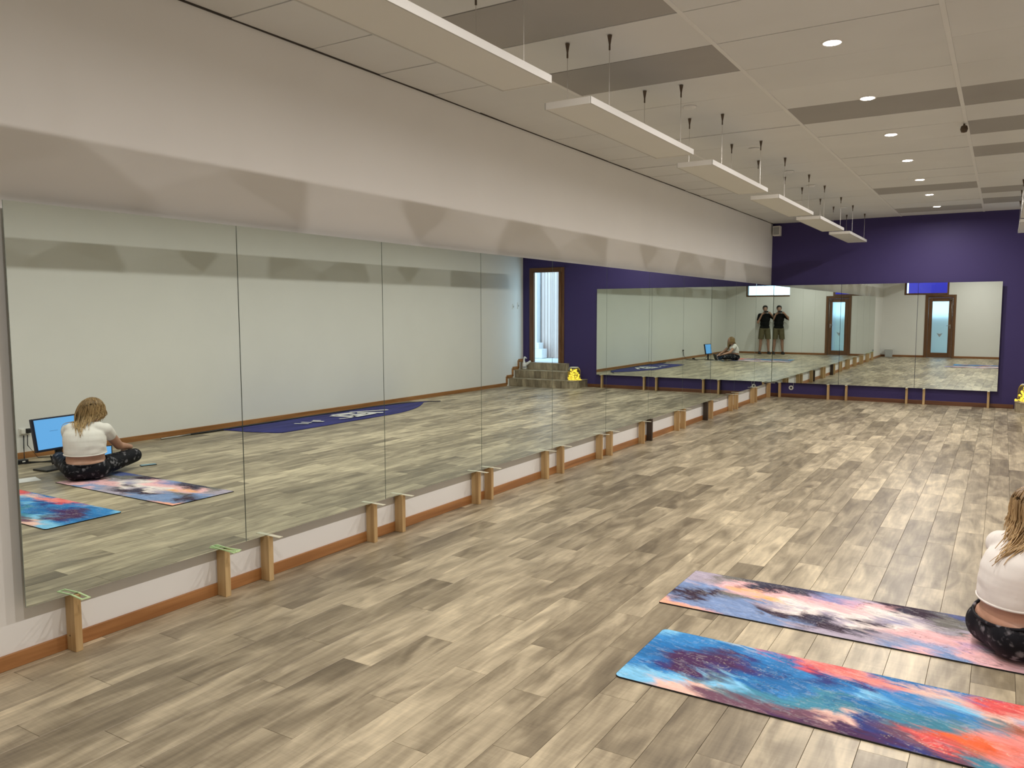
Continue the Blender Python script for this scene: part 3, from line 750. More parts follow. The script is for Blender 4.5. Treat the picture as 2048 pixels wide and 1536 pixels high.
back_art = [
 [pe, pe, bl, plm, bl, lil, lil, lil],
 [pe, bl, plm, plm, bl, lil, (150, 140, 145), ol],
 [pe, bl, bl, plm, bl, pk, pk, ol],
 [bl, bl, bl, ol, pk, (244, 176, 130), nv, nv],
 [bl, bl, bl, bl, (240, 180, 120), pk, plm, nv],
 [bl, bl, plm, lil, wh, pk, nv, nv],
 [lil, bl, plm, wh, wh, pk, (150, 140, 180), (60, 60, 90)],
 [lil, plm, nv, lil, wh, pk, (140, 140, 190), bl],
 [lil, plm, lil, wh, wh, (252, 180, 184), (200, 170, 200), lil],
 [lil, nv, wh, plm, lil, wh, pk, plm],
 [bl, lil, pk, wh, (150, 150, 185), wh, nv, plm],
 [pk, (140, 160, 200), pk, pk, wh, lil, plm, plm],
 [bl, (150, 165, 205), pk, pk, lil, ol, ol, (78, 90, 145)],
 [bl, pk, (200, 160, 190), pk, ol, ol, (80, 95, 150), (78, 90, 145)],
 [pk, pk, lil, pk, lil, lil, bl, (78, 90, 145)],
 [(205, 168, 176), (205, 168, 176), lil, lil, pk, lil, (78, 90, 145), (78, 90, 145)],
]
yoga_mat('yoga_mat', 'pink, lilac and dark plum marbled yoga mat under the seated person', 2.075, 3.79, 3.955, 4.565, back_art, 11, [((40, 30, 45), 0.012, 3, 3, 13), ((235, 225, 225), 0.006, 9, 4, 15)], 0.008)
b1, b2_, b3, lb, vio, mv, tl_, cr, sal, org, pkp = (30, 108, 172), (50, 130, 196), (46, 56, 124), (128, 196, 236), (72, 38, 84), (112, 76, 96), (66, 134, 160), (226, 90, 90), (240, 140, 132), (246, 104, 58), (238, 192, 178)
front_art = [
 [lb, lb, b2_, b2_, b1, b2_, b2_, lb],
 [lb, lb, b1, b3, b1, b1, b2_, b2_],
 [pkp, lb, b2_, vio, vio, b1, b2_, lb],
 [pkp, lb, lb, vio, vio, vio, b1, (180, 204, 218)],
 [mv, pkp, (96, 120, 130), b3, vio, b3, b2_, (190, 205, 215)],
 [mv, (96, 120, 130), lb, b1, b3, b1, b2_, cr],
 [mv, mv, tl_, b1, b1, b2_, b1, cr],
 [vio, mv, tl_, b2_, b1, b3, cr, sal],
 [mv, mv, tl_, tl_, b2_, b1, sal, cr],
 [vio, pkp, tl_, b1, lb, b3, sal, sal],
 [vio, b3, b1, tl_, b2_, b2_, sal, b1],
 [b3, mv, tl_, tl_, b2_, (120, 150, 190), pkp, b1],
 [mv, cr, org, (100, 140, 150), b2_, lb, pkp, b2_],
 [tl_, (196, 110, 90), org, sal, (120, 140, 150), pkp, cr, b1],
 [tl_, sal, sal, sal, (170, 100, 80), pkp, cr, cr],
 [sal, cr, sal, (232, 160, 140), sal, (190, 180, 200), org, org],
 [cr, sal, (70, 92, 120), sal, sal, pkp, org, org],
 [cr, cr, sal, sal, sal, sal, pkp, org],
]
yoga_mat('yoga_mat', 'blue, teal and coral marbled yoga mat, nearest the camera', 2.23, 4.00, 3.03, 3.625, front_art, 31, [((226, 220, 190), 0.005, 3, 4, 17), ((30, 34, 70), 0.011, 7, 3, 13)], 0.03)

# ------------------------------------------------------------------ things around the seated person
t = thing('desk_monitor', 'black-framed monitor with a plain blue screen standing on the floor by the right wall', 'monitor', (4.50, 4.41, 0), R(-8))
mo = Matrix.Rotation(R(10), 4, 'Y')
def tilt(bm, z): bmesh.ops.rotate(bm, verts=bm.verts, cent=(0, 0, z), matrix=mo.to_3x3())
bm = bmesh.new(); box(bm, -0.012, 0.03, -0.275, 0.275, 0.19, 0.525, 0.006); tilt(bm, 0.3); obj('casing', bm, M['navybez'], t)
bm = bmesh.new(); box(bm, -0.0135, -0.0122, -0.258, 0.258, 0.212, 0.508); tilt(bm, 0.3); sc1 = obj('screen', bm, M['screen'], t)
bm = bmesh.new(); box(bm, -0.0145, -0.0137, -0.11, -0.02, 0.383, 0.386); tilt(bm, 0.3); obj('text_line', bm, M['screenlite'], sc1)
bm = bmesh.new(); box(bm, 0.02, 0.05, -0.035, 0.035, 0.012, 0.30, 0.006); obj('stand_neck', bm, M['black'], t)
bm = bmesh.new(); box(bm, -0.11, 0.10, -0.24, 0.13, 0.0003, 0.020, 0.005); obj('stand_foot', bm, M['black'], t)
t = thing('power_box', 'small dark power adapter with a pale light beside the monitor stand', 'adapter', (5.05, 4.30, 0))
obj('adapter_body', bxm(-0.035, 0.035, -0.055, 0.055, 0.0003, 0.045, 0.008), M['black'], t); obj('indicator', bxm(-0.0365, -0.0352, -0.01, 0.02, 0.02, 0.032), M['white'], t)
t = thing('floor_cables', 'black cables looping over the floor behind the monitor', 'cables', (4.7, 4.45, 0))
bm = bmesh.new()
tube(bm, [(-0.12, -0.1, 0.12), (-0.05, -0.05, 0.02), (0.1, 0.1, 0.006), (0.25, 0.0, 0.006), (0.4, -0.1, 0.006), (0.55, -0.02, 0.006), (0.63, 0.02, 0.12), (0.64, 0.03, 0.25)], 0.006, 8)
tube(bm, [(0.3, -0.15, 0.006), (0.2, 0.2, 0.006), (0.05, 0.35, 0.006), (0.3, 0.4, 0.006), (0.55, 0.12, 0.006), (0.63, 0.06, 0.14), (0.64, 0.07, 0.25)], 0.005, 8)
obj('cable', bm, M['black'], t, True)
t = thing('power_outlet', 'white double power outlet low on right wall behind the monitor', 'outlet', (RX, 4.50, 0.29))
obj('plate', bxm(-0.010, -0.0005, -0.058, 0.058, -0.036, 0.036, 0.003), M['white'], t)
for y in (-0.028, 0.028): obj('plug', bxm(-0.045, -0.0105, y - 0.02, y + 0.02, -0.02, 0.03, 0.005), M['white' if y < 0 else 'black'], t)
t = thing('laptop', 'open laptop with a glowing blue screen on the floor before the seated person', 'laptop', (4.16, 4.56, 0), R(32))
obj('keyboard_deck', bxm(-0.21, 0.01, -0.16, 0.16, 0.0003, 0.017, 0.004), M['grey'], t)
ml = Matrix.Rotation(R(20), 3, 'Y')
bm = bmesh.new(); box(bm, 0.0, 0.008, -0.16, 0.16, 0.018, 0.225, 0.003); bmesh.ops.rotate(bm, verts=bm.verts, cent=(0, 0, 0.018), matrix=ml); ld = obj('lid', bm, M['black'], t)
bm = bmesh.new(); box(bm, -0.0012, -0.0002, -0.15, 0.15, 0.028, 0.215); bmesh.ops.rotate(bm, verts=bm.verts, cent=(0, 0, 0.018), matrix=ml); obj('screen', bm, M['screen'], ld)
t = thing('phone', 'phone lying on the floor by the seated person with pale cyan screen', 'phone', (3.84, 4.93, 0), R(20))
obj('phone_body', bxm(-0.037, 0.037, -0.076, 0.076, 0.0003, 0.008, 0.003), M['black'], t); obj('screen', bxm(-0.034, 0.034, -0.072, 0.072, 0.0081, 0.0086), M['phone_screen'], t)
t = thing('paper_sheet', 'white sheet of paper lying on the floor near the monitor', 'paper', (4.17, 3.84, 0), R(14))
bm = bmesh.new(); box(bm, -0.105, 0.105, -0.15, 0.15, 0.0004, 0.0012); obj('sheet', bm, M['paper'], t)

# blue feather banner and its pole along the right wall
def ban_mat():
    m, nt, b = newmat('banner_cloth')
    geo = N(nt, 'ShaderNodeNewGeometry'); mp = N(nt, 'ShaderNodeMapping'); mp.inputs['Scale'].default_value = (14, 1.2, 1)
    nz = N(nt, 'ShaderNodeTexNoise'); nz.inputs['Scale'].default_value = 1.0; nz.inputs['Detail'].default_value = 3
    nt.links.new(geo.outputs['Position'], mp.inputs['Vector']); nt.links.new(mp.outputs['Vector'], nz.inputs['Vector'])
    rp = N(nt, 'ShaderNodeValToRGB'); e = rp.color_ramp.elements; e[0].position = 0.35; e[1].position = 0.75
    e[0].color = (0.022, 0.024, 0.14, 1); e[1].color = (0.045, 0.05, 0.27, 1)
    nt.links.new(nz.outputs['Fac'], rp.inputs['Fac']); nt.links.new(rp.outputs['Color'], b.inputs['Base Color']); b.inputs['Roughness'].default_value = 0.6; b.inputs['Specular IOR Level'].default_value = 0.2
    return m
M['banner'] = ban_mat()
t = thing('feather_banner', 'long dark blue feather banner with white lettering lying along the right wall', 'banner', (5.2, 6.95, 0))
def ban_inner(s):   # free edge, distance from the pole edge
    y = s * 4.25
    return 0.86 * min(1.0, (s / 0.05) ** 0.6 if s < 0.05 else 1.0) * (1.0 if s < 0.55 else max(0.0, 1 - ((s - 0.55) / 0.45) ** 2.0))
def ban_pole(s): return 0.0 if s < 0.75 else 0.42 * ((s - 0.75) / 0.25) ** 2
bm = bmesh.new(); NS, NW = 90, 16; gr = []
for i in range(NS + 1):
    s = i / NS; a = -ban_pole(s); b_ = min(a - 0.004, -ban_inner(s) - 0.12 * ban_pole(s))
    row = []
    for k in range(NW + 1):
        w = k / NW; x = a + (b_ - a) * w; y = 4.25 * s
        z = 0.006 + 0.010 * (0.5 + 0.5 * math.sin(y * 5 + w * 9)) * math.sin(math.pi * min(1, w * 1.1 + 0.05)) ** 0.5 * abs(math.sin(w * 8 + y * 0.7)) if w < 0.98 else 0.004
        row.append(bm.verts.new((x, y, max(0.003, z))))
    gr.append(row)
for i in range(NS):
    for k in range(NW): bm.faces.new((gr[i][k], gr[i][k + 1], gr[i + 1][k + 1], gr[i + 1][k]))
bn = obj('banner_cloth', bm, M['banner'], t, True)
sd_ = bn.modifiers.new('s', 'SOLIDIFY'); sd_.thickness = 0.0015
def glyph(bm, segs):
    for x0, y0, x1, y1, w in segs:
        d = Vector((x1 - x0, y1 - y0)); n = Vector((-d.y, d.x)).normalized() * w / 2
        vs_ = [bm.verts.new((x, y, 0.0195)) for x, y in ((x0 + n.x, y0 + n.y), (x1 + n.x, y1 + n.y), (x1 - n.x, y1 - n.y), (x0 - n.x, y0 - n.y))]
        f = bm.faces.new(vs_)
        if f.normal.z < 0: f.normal_flip()
bm = bmesh.new()
glyph(bm, [(-0.25, 1.75, -0.62, 1.85, 0.14), (-0.62, 1.85, -0.6, 2.3, 0.12), (-0.25, 1.8, -0.3, 2.15, 0.16), (-0.35, 2.2, -0.66, 2.45, 0.12), (-0.2, 2.2, -0.5, 2.75, 0.08), (-0.6, 1.55, -0.66, 1.75, 0.05), (-0.45, 1.95, -0.55, 2.2, 0.12)])
obj('white_script', bm, M['paper'], bn)
bm = bmesh.new(); glyph(bm, [(-0.42, 0.85, -0.6, 0.95, 0.05), (-0.4, 1.0, -0.55, 1.05, 0.05), (-0.45, 1.15, -0.62, 1.22, 0.07), (-0.4, 1.22, -0.5, 1.28, 0.05)])
obj('small_lettering', bm, M['paper'], bn)
bm = bmesh.new(); tube(bm, [(0.012, -0.92, 0.012), (0.012, -0.5, 0.012)], 0.010, 8); obj('silver_ferrule', bm, M['steel'], t, True)
bm = bmesh.new(); tube(bm, [(0.012, -0.5, 0.012), (0.012, 0.0, 0.012), (0.014, 1.5, 0.012), (0.012, 3.0, 0.012), (-0.05, 3.6, 0.012), (-0.2, 3.95, 0.012), (-0.42, 4.25, 0.012)], [0.011, 0.014, 0.014, 0.012, 0.009, 0.007, 0.005], 8); obj('pole', bm, M['black'], t, True)

# ------------------------------------------------------------------ people
def skin_mat(name, col):
    m = plain(name, col, 0.5, var=0.07, scale=14)
    return m
M['skin_w'] = skin_mat('warm_skin', (0.50, 0.27, 0.185, 1))
M['skin_m'] = skin_mat('tanned_skin', (0.36, 0.20, 0.14, 1))
M['tee'] = plain('white_cotton', (0.80, 0.76, 0.72, 1), 0.85, var=0.03, scale=9, bump=0.3, bscale=22, spec=0.1)
M['blacktee'] = plain('black_cotton', (0.006, 0.006, 0.006, 1), 0.9, var=0.1, spec=0.15)
M['shorts'] = plain('olive_khaki', (0.115, 0.098, 0.055, 1), 0.85, var=0.12, scale=10, spec=0.15)
M['shoe'] = plain('dark_trainer', (0.012, 0.009, 0.009, 1), 0.6, var=0.1)
M['darkhair'] = plain('dark_hair', (0.006, 0.005, 0.004, 1), 0.6, var=0.2)
M['eye'] = plain('eye_white', (0.5, 0.48, 0.45, 1), 0.3, var=0.02)
M['lip'] = plain('lip', (0.36, 0.13, 0.11, 1), 0.45, var=0.04)
def leggings_mat():
    m, nt, b = newmat('floral_leggings')
    geo = N(nt, 'ShaderNodeNewGeometry')
    w = N(nt, 'ShaderNodeTexNoise'); w.inputs['Scale'].default_value = 30; nt.links.new(geo.outputs['Position'], w.inputs['Vector'])
    mx = N(nt, 'ShaderNodeVectorMath', operation='MULTIPLY_ADD'); mx.inputs[1].default_value = (0.05, 0.05, 0.05)
    nt.links.new(w.outputs['Color'], mx.inputs[0]); nt.links.new(geo.outputs['Position'], mx.inputs[2])
    vo = N(nt, 'ShaderNodeTexVoronoi'); vo.inputs['Scale'].default_value = 24; nt.links.new(mx.outputs[0], vo.inputs['Vector'])
    n2 = N(nt, 'ShaderNodeTexNoise'); n2.inputs['Scale'].default_value = 13; n2.inputs['Detail'].default_value = 3; nt.links.new(geo.outputs['Position'], n2.inputs['Vector'])
    a = N(nt, 'ShaderNodeMath', operation='MULTIPLY'); 
    r1 = N(nt, 'ShaderNodeMapRange'); r1.inputs['From Min'].default_value = 0.52; r1.inputs['From Max'].default_value = 0.26; nt.links.new(vo.outputs['Distance'], r1.inputs['Value'])
    r2_ = N(nt, 'ShaderNodeMapRange'); r2_.inputs['From Min'].default_value = 0.43; r2_.inputs['From Max'].default_value = 0.58; nt.links.new(n2.outputs['Fac'], r2_.inputs['Value'])
    nt.links.new(r1.outputs[0], a.inputs[0]); nt.links.new(r2_.outputs[0], a.inputs[1])
    rp = N(nt, 'ShaderNodeValToRGB'); e = rp.color_ramp.elements; e[0].position = 0.05; e[1].position = 0.8
    e[0].color = (0.006, 0.006, 0.010, 1); e[1].color = (0.19, 0.18, 0.20, 1)
    nt.links.new(a.outputs[0], rp.inputs['Fac']); nt.links.new(rp.outputs['Color'], b.inputs['Base Color']); b.inputs['Roughness'].default_value = 0.65; b.inputs['Specular IOR Level'].default_value = 0.2
    return m
M['leggings'] = leggings_mat()
def hair_mat():
    m, nt, b = newmat('blond_hair')
    at = N(nt, 'ShaderNodeAttribute'); at.attribute_name = 'tint'
    rp = N(nt, 'ShaderNodeValToRGB'); e = rp.color_ramp.elements; e[0].position = 0.0; e[1].position = 1.0
    e[0].color = (0.085, 0.05, 0.022, 1); e[1].color = (0.62, 0.42, 0.20, 1); k = e.new(0.45); k.color = (0.27, 0.165, 0.07, 1)
    nt.links.new(at.outputs['Fac'], rp.inputs['Fac']); nt.links.new(rp.outputs['Color'], b.inputs['Base Color']); b.inputs['Roughness'].default_value = 0.45
    return m
M['hair'] = hair_mat()

def finger_set(bm, wrist, dirv, up, s=1.0, curl=0.9):
    """palm plus four unequal bent fingers and a thumb from the side of the palm"""
    d = Vector(dirv).normalized(); n = Vector(up).normalized(); n = (n - d * n.dot(d)).normalized(); side = d.cross(n)
    w = Vector(wrist)
    palm = w + d * 0.045 * s
    for k in (-1, -0.33, 0.33, 1):
        capsule(bm, w + side * 0.016 * s * k, 0.015 * s, w + d * 0.082 * s + side * 0.030 * s * k, 0.0115 * s, 10)
    for k, L in ((-1, 0.070), (-0.33, 0.080), (0.33, 0.075), (1, 0.058)):
        p = w + d * 0.084 * s + side * 0.030 * s * k; ang = 0.25 * curl
        for q in range(3):
            dd = d * math.cos(ang) - n * math.sin(ang); p2 = p + dd * (L * s * (0.45, 0.32, 0.23)[q])
            capsule(bm, p, (0.0095 - 0.0008 * q) * s, p2, (0.0087 - 0.0008 * q) * s, 10); p = p2; ang += 0.55 * curl
    p = w + d * 0.022 * s - side * 0.026 * s
    for q in range(2):
        dd = (d * 0.75 - side * (0.6 - 0.5 * q) - n * 0.25 * (q + 0.5)).normalized(); p2 = p + dd * (0.04, 0.03)[q] * s
        capsule(bm, p, (0.012 - 0.001 * q) * s, p2, (0.0108 - 0.001 * q) * s, 10); p = p2

def face(bm, c, f, l, s=1.0):
    """skull, jaw, nose, brow, ears around head centre c; f forward, l left"""
    u = Vector((0, 0, 1)); f = Vector(f); l = Vector(l); u = f.cross(l)
    if u.z < 0: u = -u
    B = Matrix((f, l, u)).transposed().to_4x4()
    c = Vector(c); P = lambda a, b_, z: c + f * a * s + l * b_ * s + u * z * s
    ball(bm, P(-0.012, 0, 0.025), (0.098 * s, 0.078 * s, 0.098 * s), B)
    ball(bm, P(0.022, 0, -0.035), (0.072 * s, 0.062 * s, 0.080 * s), B)
    ball(bm, P(0.052, 0, -0.085), (0.034 * s, 0.036 * s, 0.026 * s), B)
    capsule(bm, P(0.086, 0, 0.012), 0.010 * s, P(0.102, 0, -0.028), 0.014 * s, 12)
    for k in (-1, 1):
        ball(bm, P(0.072, 0.033 * k, 0.024), (0.018 * s, 0.026 * s, 0.009 * s), B)
        ball(bm, P(-0.004, 0.078 * k, -0.008), (0.020 * s, 0.011 * s, 0.032 * s), B)
        ball(bm, P(0.058, 0.036 * k, -0.030), (0.026 * s, 0.022 * s, 0.026 * s), B)
    return P, B
def eyes_lips(P, B, s, parent):
    bm = bmesh.new()
    for k in (-1, 1): ball(bm, P(0.074, 0.031 * k, 0.006), 0.0125 * s, seg=12, rings=8)
    obj('eyes', bm, M['eye'], parent, True)
    bm = bmesh.new()
    for k in (-1, 1): ball(bm, P(0.0845, 0.031 * k, 0.006), (0.0045 * s, 0.0055 * s, 0.0055 * s), B, 10, 6)
    obj('irises', bm, M['black'], parent, True)
    bm = bmesh.new(); ball(bm, P(0.086, 0, -0.062), (0.010 * s, 0.024 * s, 0.007 * s), B, 14, 8); obj('lips', bm, M['lip'], parent, True)

# --- the seated person: cross-legged on the mat, back to the mirrors
f = Vector((0.85, 0.527, 0)).normalized(); l = Vector((-f.y, f.x, 0)); P0 = Vector((3.70, 4.20, 0.0072))
W = lambda a, b_, z: P0 + f * a + l * b_ + Vector((0, 0, z))
Bf = Matrix((f, l, Vector((0, 0, 1)))).transposed().to_4x4()
seated = thing('person', 'seated person in white cropped tee and dark floral leggings on the pink mat', 'person', P0)
inv = Matrix.Translation(-P0)
def rel(bm): bmesh.ops.transform(bm, matrix=inv, verts=bm.verts); return bm
def relcuts(cuts): return [(Vector(c) - P0, n) for c, n in cuts]
hips, knees, ank = [(0.0, 0.105, 0.105), (0.0, -0.105, 0.105)], [(0.40, 0.42, 0.125), (0.44, -0.24, 0.135)], [(0.46, 0.00, 0.055), (0.30, 0.06, 0.05)]
toes = [(0.50, -0.17, 0.04), (0.32, 0.26, 0.04)]
def lower(bm, g):
    ball(bm, W(-0.015, 0, 0.135), (0.130 + g, 0.188 + g, 0.115 + g * 0.5), Bf)
    if g <= 0:
        ball(bm, W(-0.040, 0, 0.110), (0.120, 0.197, 0.100), Bf); ball(bm, W(-0.034, 0, 0.150), (0.124, 0.181, 0.075), Bf)
    if g > 0:
        ball(bm, W(-0.045, 0, 0.104), (0.125, 0.205, 0.104), Bf)
        for s in (-1, 1): ball(bm, W(-0.060, 0.085 * s, 0.102), (0.112, 0.112, 0.101), Bf)
    for h, k, a in zip(hips, knees, ank):
        capsule(bm, W(*h), 0.092 + g, W(*k), 0.064 + g); capsule(bm, W(*k), 0.062 + g, W(*a), 0.036 + g)
def upper(bm, g, arms=True):
    prof = [(0.16, -0.022, 0.122, 0.178), (0.24, -0.026, 0.120, 0.170), (0.31, -0.024, 0.122, 0.172), (0.38, -0.014, 0.120, 0.176), (0.43, 0.0, 0.108, 0.172), (0.46, 0.012, 0.085, 0.150)]
    for q in range(26):
        z = 0.16 + 0.30 * q / 25
        i = max(k for k in range(len(prof) - 1) if prof[k][0] <= z + 1e-6); t = min(1, (z - prof[i][0]) / (prof[i + 1][0] - prof[i][0]))
        cx, ra, rb = [prof[i][k] + (prof[i + 1][k] - prof[i][k]) * t for k in (1, 2, 3)]
        ball(bm, W(cx, 0, z), (ra + g, rb + g, 0.045), Bf, 28, 12)
    ball(bm, W(0.085, 0.07, 0.38), (0.07 + g, 0.07 + g, 0.07 + g), Bf); ball(bm, W(0.085, -0.07, 0.38), (0.07 + g, 0.07 + g, 0.07 + g), Bf)
    capsule(bm, W(0.010, 0.115, 0.468), 0.055 + g, W(0.035, -0.105, 0.468), 0.055 + g)
sh, el, wr = [(0.015, 0.175, 0.452), (0.085, -0.135, 0.452)], [(0.215, 0.285, 0.262), (0.30, -0.130, 0.262)], [(0.45, 0.385, 0.205), (0.46, -0.02, 0.19)]
bm = bmesh.new(); lower(bm, -0.006); upper(bm, -0.008)
for s, e, w in zip(sh, el, wr):
    capsule(bm, W(*s), 0.052, W(*e), 0.041); capsule(bm, W(*e), 0.040, W(*w), 0.027)
capsule(bm, W(0.020, 0.01, 0.475), 0.058, W(0.105, 0.065, 0.560), 0.050)
for a, t_ in zip(ank, toes):
    capsule(bm, W(*a), 0.036, W(*t_), 0.026); capsule(bm, W(*a), 0.030, W(a[0] - 0.04, a[1], a[2] - 0.01), 0.030)
hf = (f * 0.86 + Vector((0, 0, -0.45)) + l * 0.12).normalized(); hl = Vector((0, 0, 1)).cross(hf).normalized()
PF, BF = face(bm, W(0.132, 0.075, 0.622), hf, hl, 0.96)
finger_set(bm, W(0.45, 0.385, 0.205), f * 0.8 - l * 0.5 + Vector((0, 0, -0.25)), (0, 0, 1), 0.92, 0.6)
finger_set(bm, W(0.46, -0.02, 0.19), f * 0.75 + l * 0.55 + Vector((0, 0, -0.35)), (0, 0, 1), 0.92, 0.6)
fuse('body', rel(bm), M['skin_w'], seated, 0.0065, 4)
PFr = lambda a, b_, z: PF(a, b_, z) - P0
eyes_lips(PFr, BF, 0.98, seated)
bm = bmesh.new(); lower(bm, 0.006)
wn = (f * -0.16 + Vector((0, 0, 1))).normalized()
fuse('leggings', rel(bm), M['leggings'], seated, 0.008, 4, relcuts([(W(-0.13, 0, 0.163), (f * -0.26 + Vector((0, 0, 1))).normalized())]), lambda c: c.dot(f) < 0.085)
bm = bmesh.new(); ring = []
for k in range(61):
    a = R(62 + 236 * k / 60); aa = -0.034 + 0.130 * math.cos(a)
    ring.append(W(aa, 0.186 * math.sin(a), 0.163 + 0.26 * (aa + 0.13) - 0.003) - P0)
tube(bm, ring, 0.0075, 8); obj('waistband', bm, M['leggings'], seated, True)
bm = bmesh.new(); upper(bm, 0.010)
for s, e in zip(sh, el):
    mid = tuple(s[i] + (e[i] - s[i]) * 0.30 for i in range(3)); capsule(bm, W(*s), 0.064, W(*mid), 0.060)
capsule(bm, W(0.020, 0.01, 0.475), 0.067, W(0.035, 0.02, 0.505), 0.062)
tee = fuse('cropped_tee', rel(bm), M['tee'], seated, 0.008, 5, relcuts([(W(-0.13, 0, 0.236), (f * 0.10 + Vector((0, 0, -1))).normalized())]))
b9 = bmesh.new(); b9.from_mesh(tee.data)        # soft folds across the back
for v in b9.verts:
    q = v.co; s_ = math.sin(q.z * 60 + q.y * 24 + 3 * math.sin(q.x * 17 + q.z * 9)) * 0.5 + math.sin(q.z * 31 - q.y * 37 + 2 * math.sin(q.z * 23)) * 0.5
    lev = max(0.0, min(1.0, (0.42 - q.z) / 0.14)); v.co += v.normal * 0.0028 * s_ * lev
b9.to_mesh(tee.data); b9.free()
bm = bmesh.new(); ring = []
for k in range(49):
    a = 2 * math.pi * k / 48
    ring.append(W(-0.025 + 0.129 * math.cos(a), 0.179 * math.sin(a), 0.249 + 0.0123 * math.cos(a)) - P0)
tube(bm, ring, 0.0055, 6, False); obj('tee_hem', bm, M['tee'], seated, True)
# hair: a base cap and a few hundred wavy locks
bm = bmesh.new(); tint = []
hc = W(0.125, 0.075, 0.633)
def add_t(n0, val):
    tint.extend([val] * (len(bm.faces) - n0))
n0 = 0; ball(bm, hc - hf * 0.022 + Vector((0, 0, 0.014)), (0.094, 0.085, 0.092), BF); ball(bm, hc - hf * 0.05 - Vector((0, 0, 0.04)), (0.062, 0.078, 0.08), BF); add_t(n0, 0.25)
hr = random.Random(5)
from mathutils.bvhtree import BVHTree
b8 = bmesh.new(); b8.from_mesh(tee.data); b8.normal_update(); tee_bvh = BVHTree.FromBMesh(b8)
hcen = hc - hf * 0.020 + Vector((0, 0, 0.012))
for k in range(620):
    th = hr.uniform(-3.1, 3.1) if k < 200 else hr.uniform(-2.2, 2.2); ph = hr.uniform(0.0, 1.25) ** 1.15           # th: 0 = back of head
    dirv = (-hf * math.cos(th) + hl * math.sin(th)); upv = hf.cross(hl); upv = upv if upv.z > 0 else -upv
    if abs(th) > 1.7 and ph > 0.55: continue
    root = hcen + (dirv * math.sin(ph) * 0.100 + upv * math.cos(ph) * 0.100)
    lf = math.sin(th)                                                 # > 0: the person's left side
    down = hr.uniform(0.07, 0.13) + max(0.0, min(1.0, 0.75 - lf)) * hr.uniform(0.06, 0.25)
    pts = []; p = root.copy(); amp = hr.uniform(0.008, 0.022); fq = hr.uniform(5, 10); phs = hr.uniform(0, 6)
    lay = hr.random(); nseg = 14; v = dirv * (0.5 * math.sin(ph) + 0.9 * math.cos(ph)) + Vector((0, 0, -0.2))
    L = down + 0.095 * (1.55 - ph); step = L / nseg
    for q in range(nseg + 1):
        tt = q / nseg
        pts.append(p + hl * math.sin(tt * fq + phs) * amp * tt)
        v = (v * 0.72 + Vector((0, 0, -0.46)) - hl * 0.055 * max(0.2, 1 - lf) - f * (0.02 if p.z > hc.z - 0.02 else 0.05 + 0.36 * max(0.0, math.cos(th)))).normalized()
        p = p + v * step
        dd = p - hcen
        if dd.length < 0.099: p = hcen + dd.normalized() * 0.099
        off = (p - hc).dot(hl)
        if p.z < hc.z - 0.05: p = p - hl * (off + 0.035) * 0.06       # gather towards the nape
        if p.z < 0.60:                                                # lie on the shirt, never inside it
            lo_, no_, ix_, ds_ = tee_bvh.find_nearest(p - P0)
            dn = (p - P0 - lo_).dot(no_)
            lift = 0.004 + 0.010 * lay
            if dn < lift:
                p = P0 + lo_ + no_ * lift
                v = (v - no_ * v.dot(no_) - f * 0.30 + Vector((0, 0, -0.25))); v = (v - no_ * v.dot(no_)).normalized()
    w0 = hr.uniform(0.0028, 0.0058); n0 = len(bm.faces)
    tube(bm, pts, [w0 * (1 - 0.7 * (q / nseg) ** 2) for q in range(nseg + 1)], 5)
    base = hr.uniform(-0.14, 0.26)
    nf = len(bm.faces) - n0
    for i in range(nf): tint.append(max(0, min(1, base + 0.18 + 0.62 * min(1, (i / nf)) ** 0.8)))
hm = tomesh('hair', rel(bm), True); a_ = hm.attributes.new('tint', 'FLOAT', 'FACE'); a_.data.foreach_set('value', np.array(tint, dtype=np.float32))
link('hair', hm, M['hair'], seated)

# --- the photographer, standing with a phone held up
g = Vector((-0.40, 0.9165, 0)); gl = Vector((-g.y, g.x, 0)); G0 = Vector((3.586 + 0.40 * 0.262, -0.9165 * 0.262, 0.0))
S = lambda a, b_, z: G0 + g * a + gl * b_ + Vector((0, 0, z))
Bg = Matrix((g, gl, Vector((0, 0, 1)))).transposed().to_4x4()
man = thing('person', 'standing person in black tee and olive shorts holding up a phone, seen in mirror corner', 'person', G0)
invm = Matrix.Translation(-G0)
def relm(bm): bmesh.ops.transform(bm, matrix=invm, verts=bm.verts); return bm
cutm = lambda L_: [(Vector(c) - G0, n) for c, n in L_]
mh, mk, ma = [(0, 0.095, 0.90), (0, -0.095, 0.90)], [(0.02, 0.135, 0.49), (0.02, -0.135, 0.49)], [(0.0, 0.165, 0.085), (0.0, -0.165, 0.085)]
ms, me_, mw = [(-0.01, 0.185, 1.43), (-0.01, -0.185, 1.43)], [(0.02, 0.375, 1.27), (0.055, -0.255, 1.165)], [(0.165, 0.165, 1.50), (0.165, -0.135, 1.47)]
def trunk(bm, gk):
    ball(bm, S(0, 0, 0.98), (0.115 + gk, 0.170 + gk, 0.13), Bg); ball(bm, S(0.005, 0, 1.12), (0.112 + gk, 0.160 + gk, 0.16), Bg)
    ball(bm, S(0.0, 0, 1.28), (0.118 + gk, 0.178 + gk, 0.16), Bg); capsule(bm, S(-0.01, 0.13, 1.43), 0.062 + gk, S(-0.01, -0.13, 1.43), 0.062 + gk)
bm = bmesh.new(); trunk(bm, -0.008)
for h, k, a in zip(mh, mk, ma):
    capsule(bm, S(*h), 0.088, S(*k), 0.056); capsule(bm, S(k[0] - 0.012, k[1], k[2] - 0.10), 0.054, S(*a), 0.036); capsule(bm, S(*k), 0.053, S(*a), 0.034)
    capsule(bm, S(a[0], a[1], 0.06), 0.034, S(a[0] + 0.13, a[1] * 1.12, 0.035), 0.028)
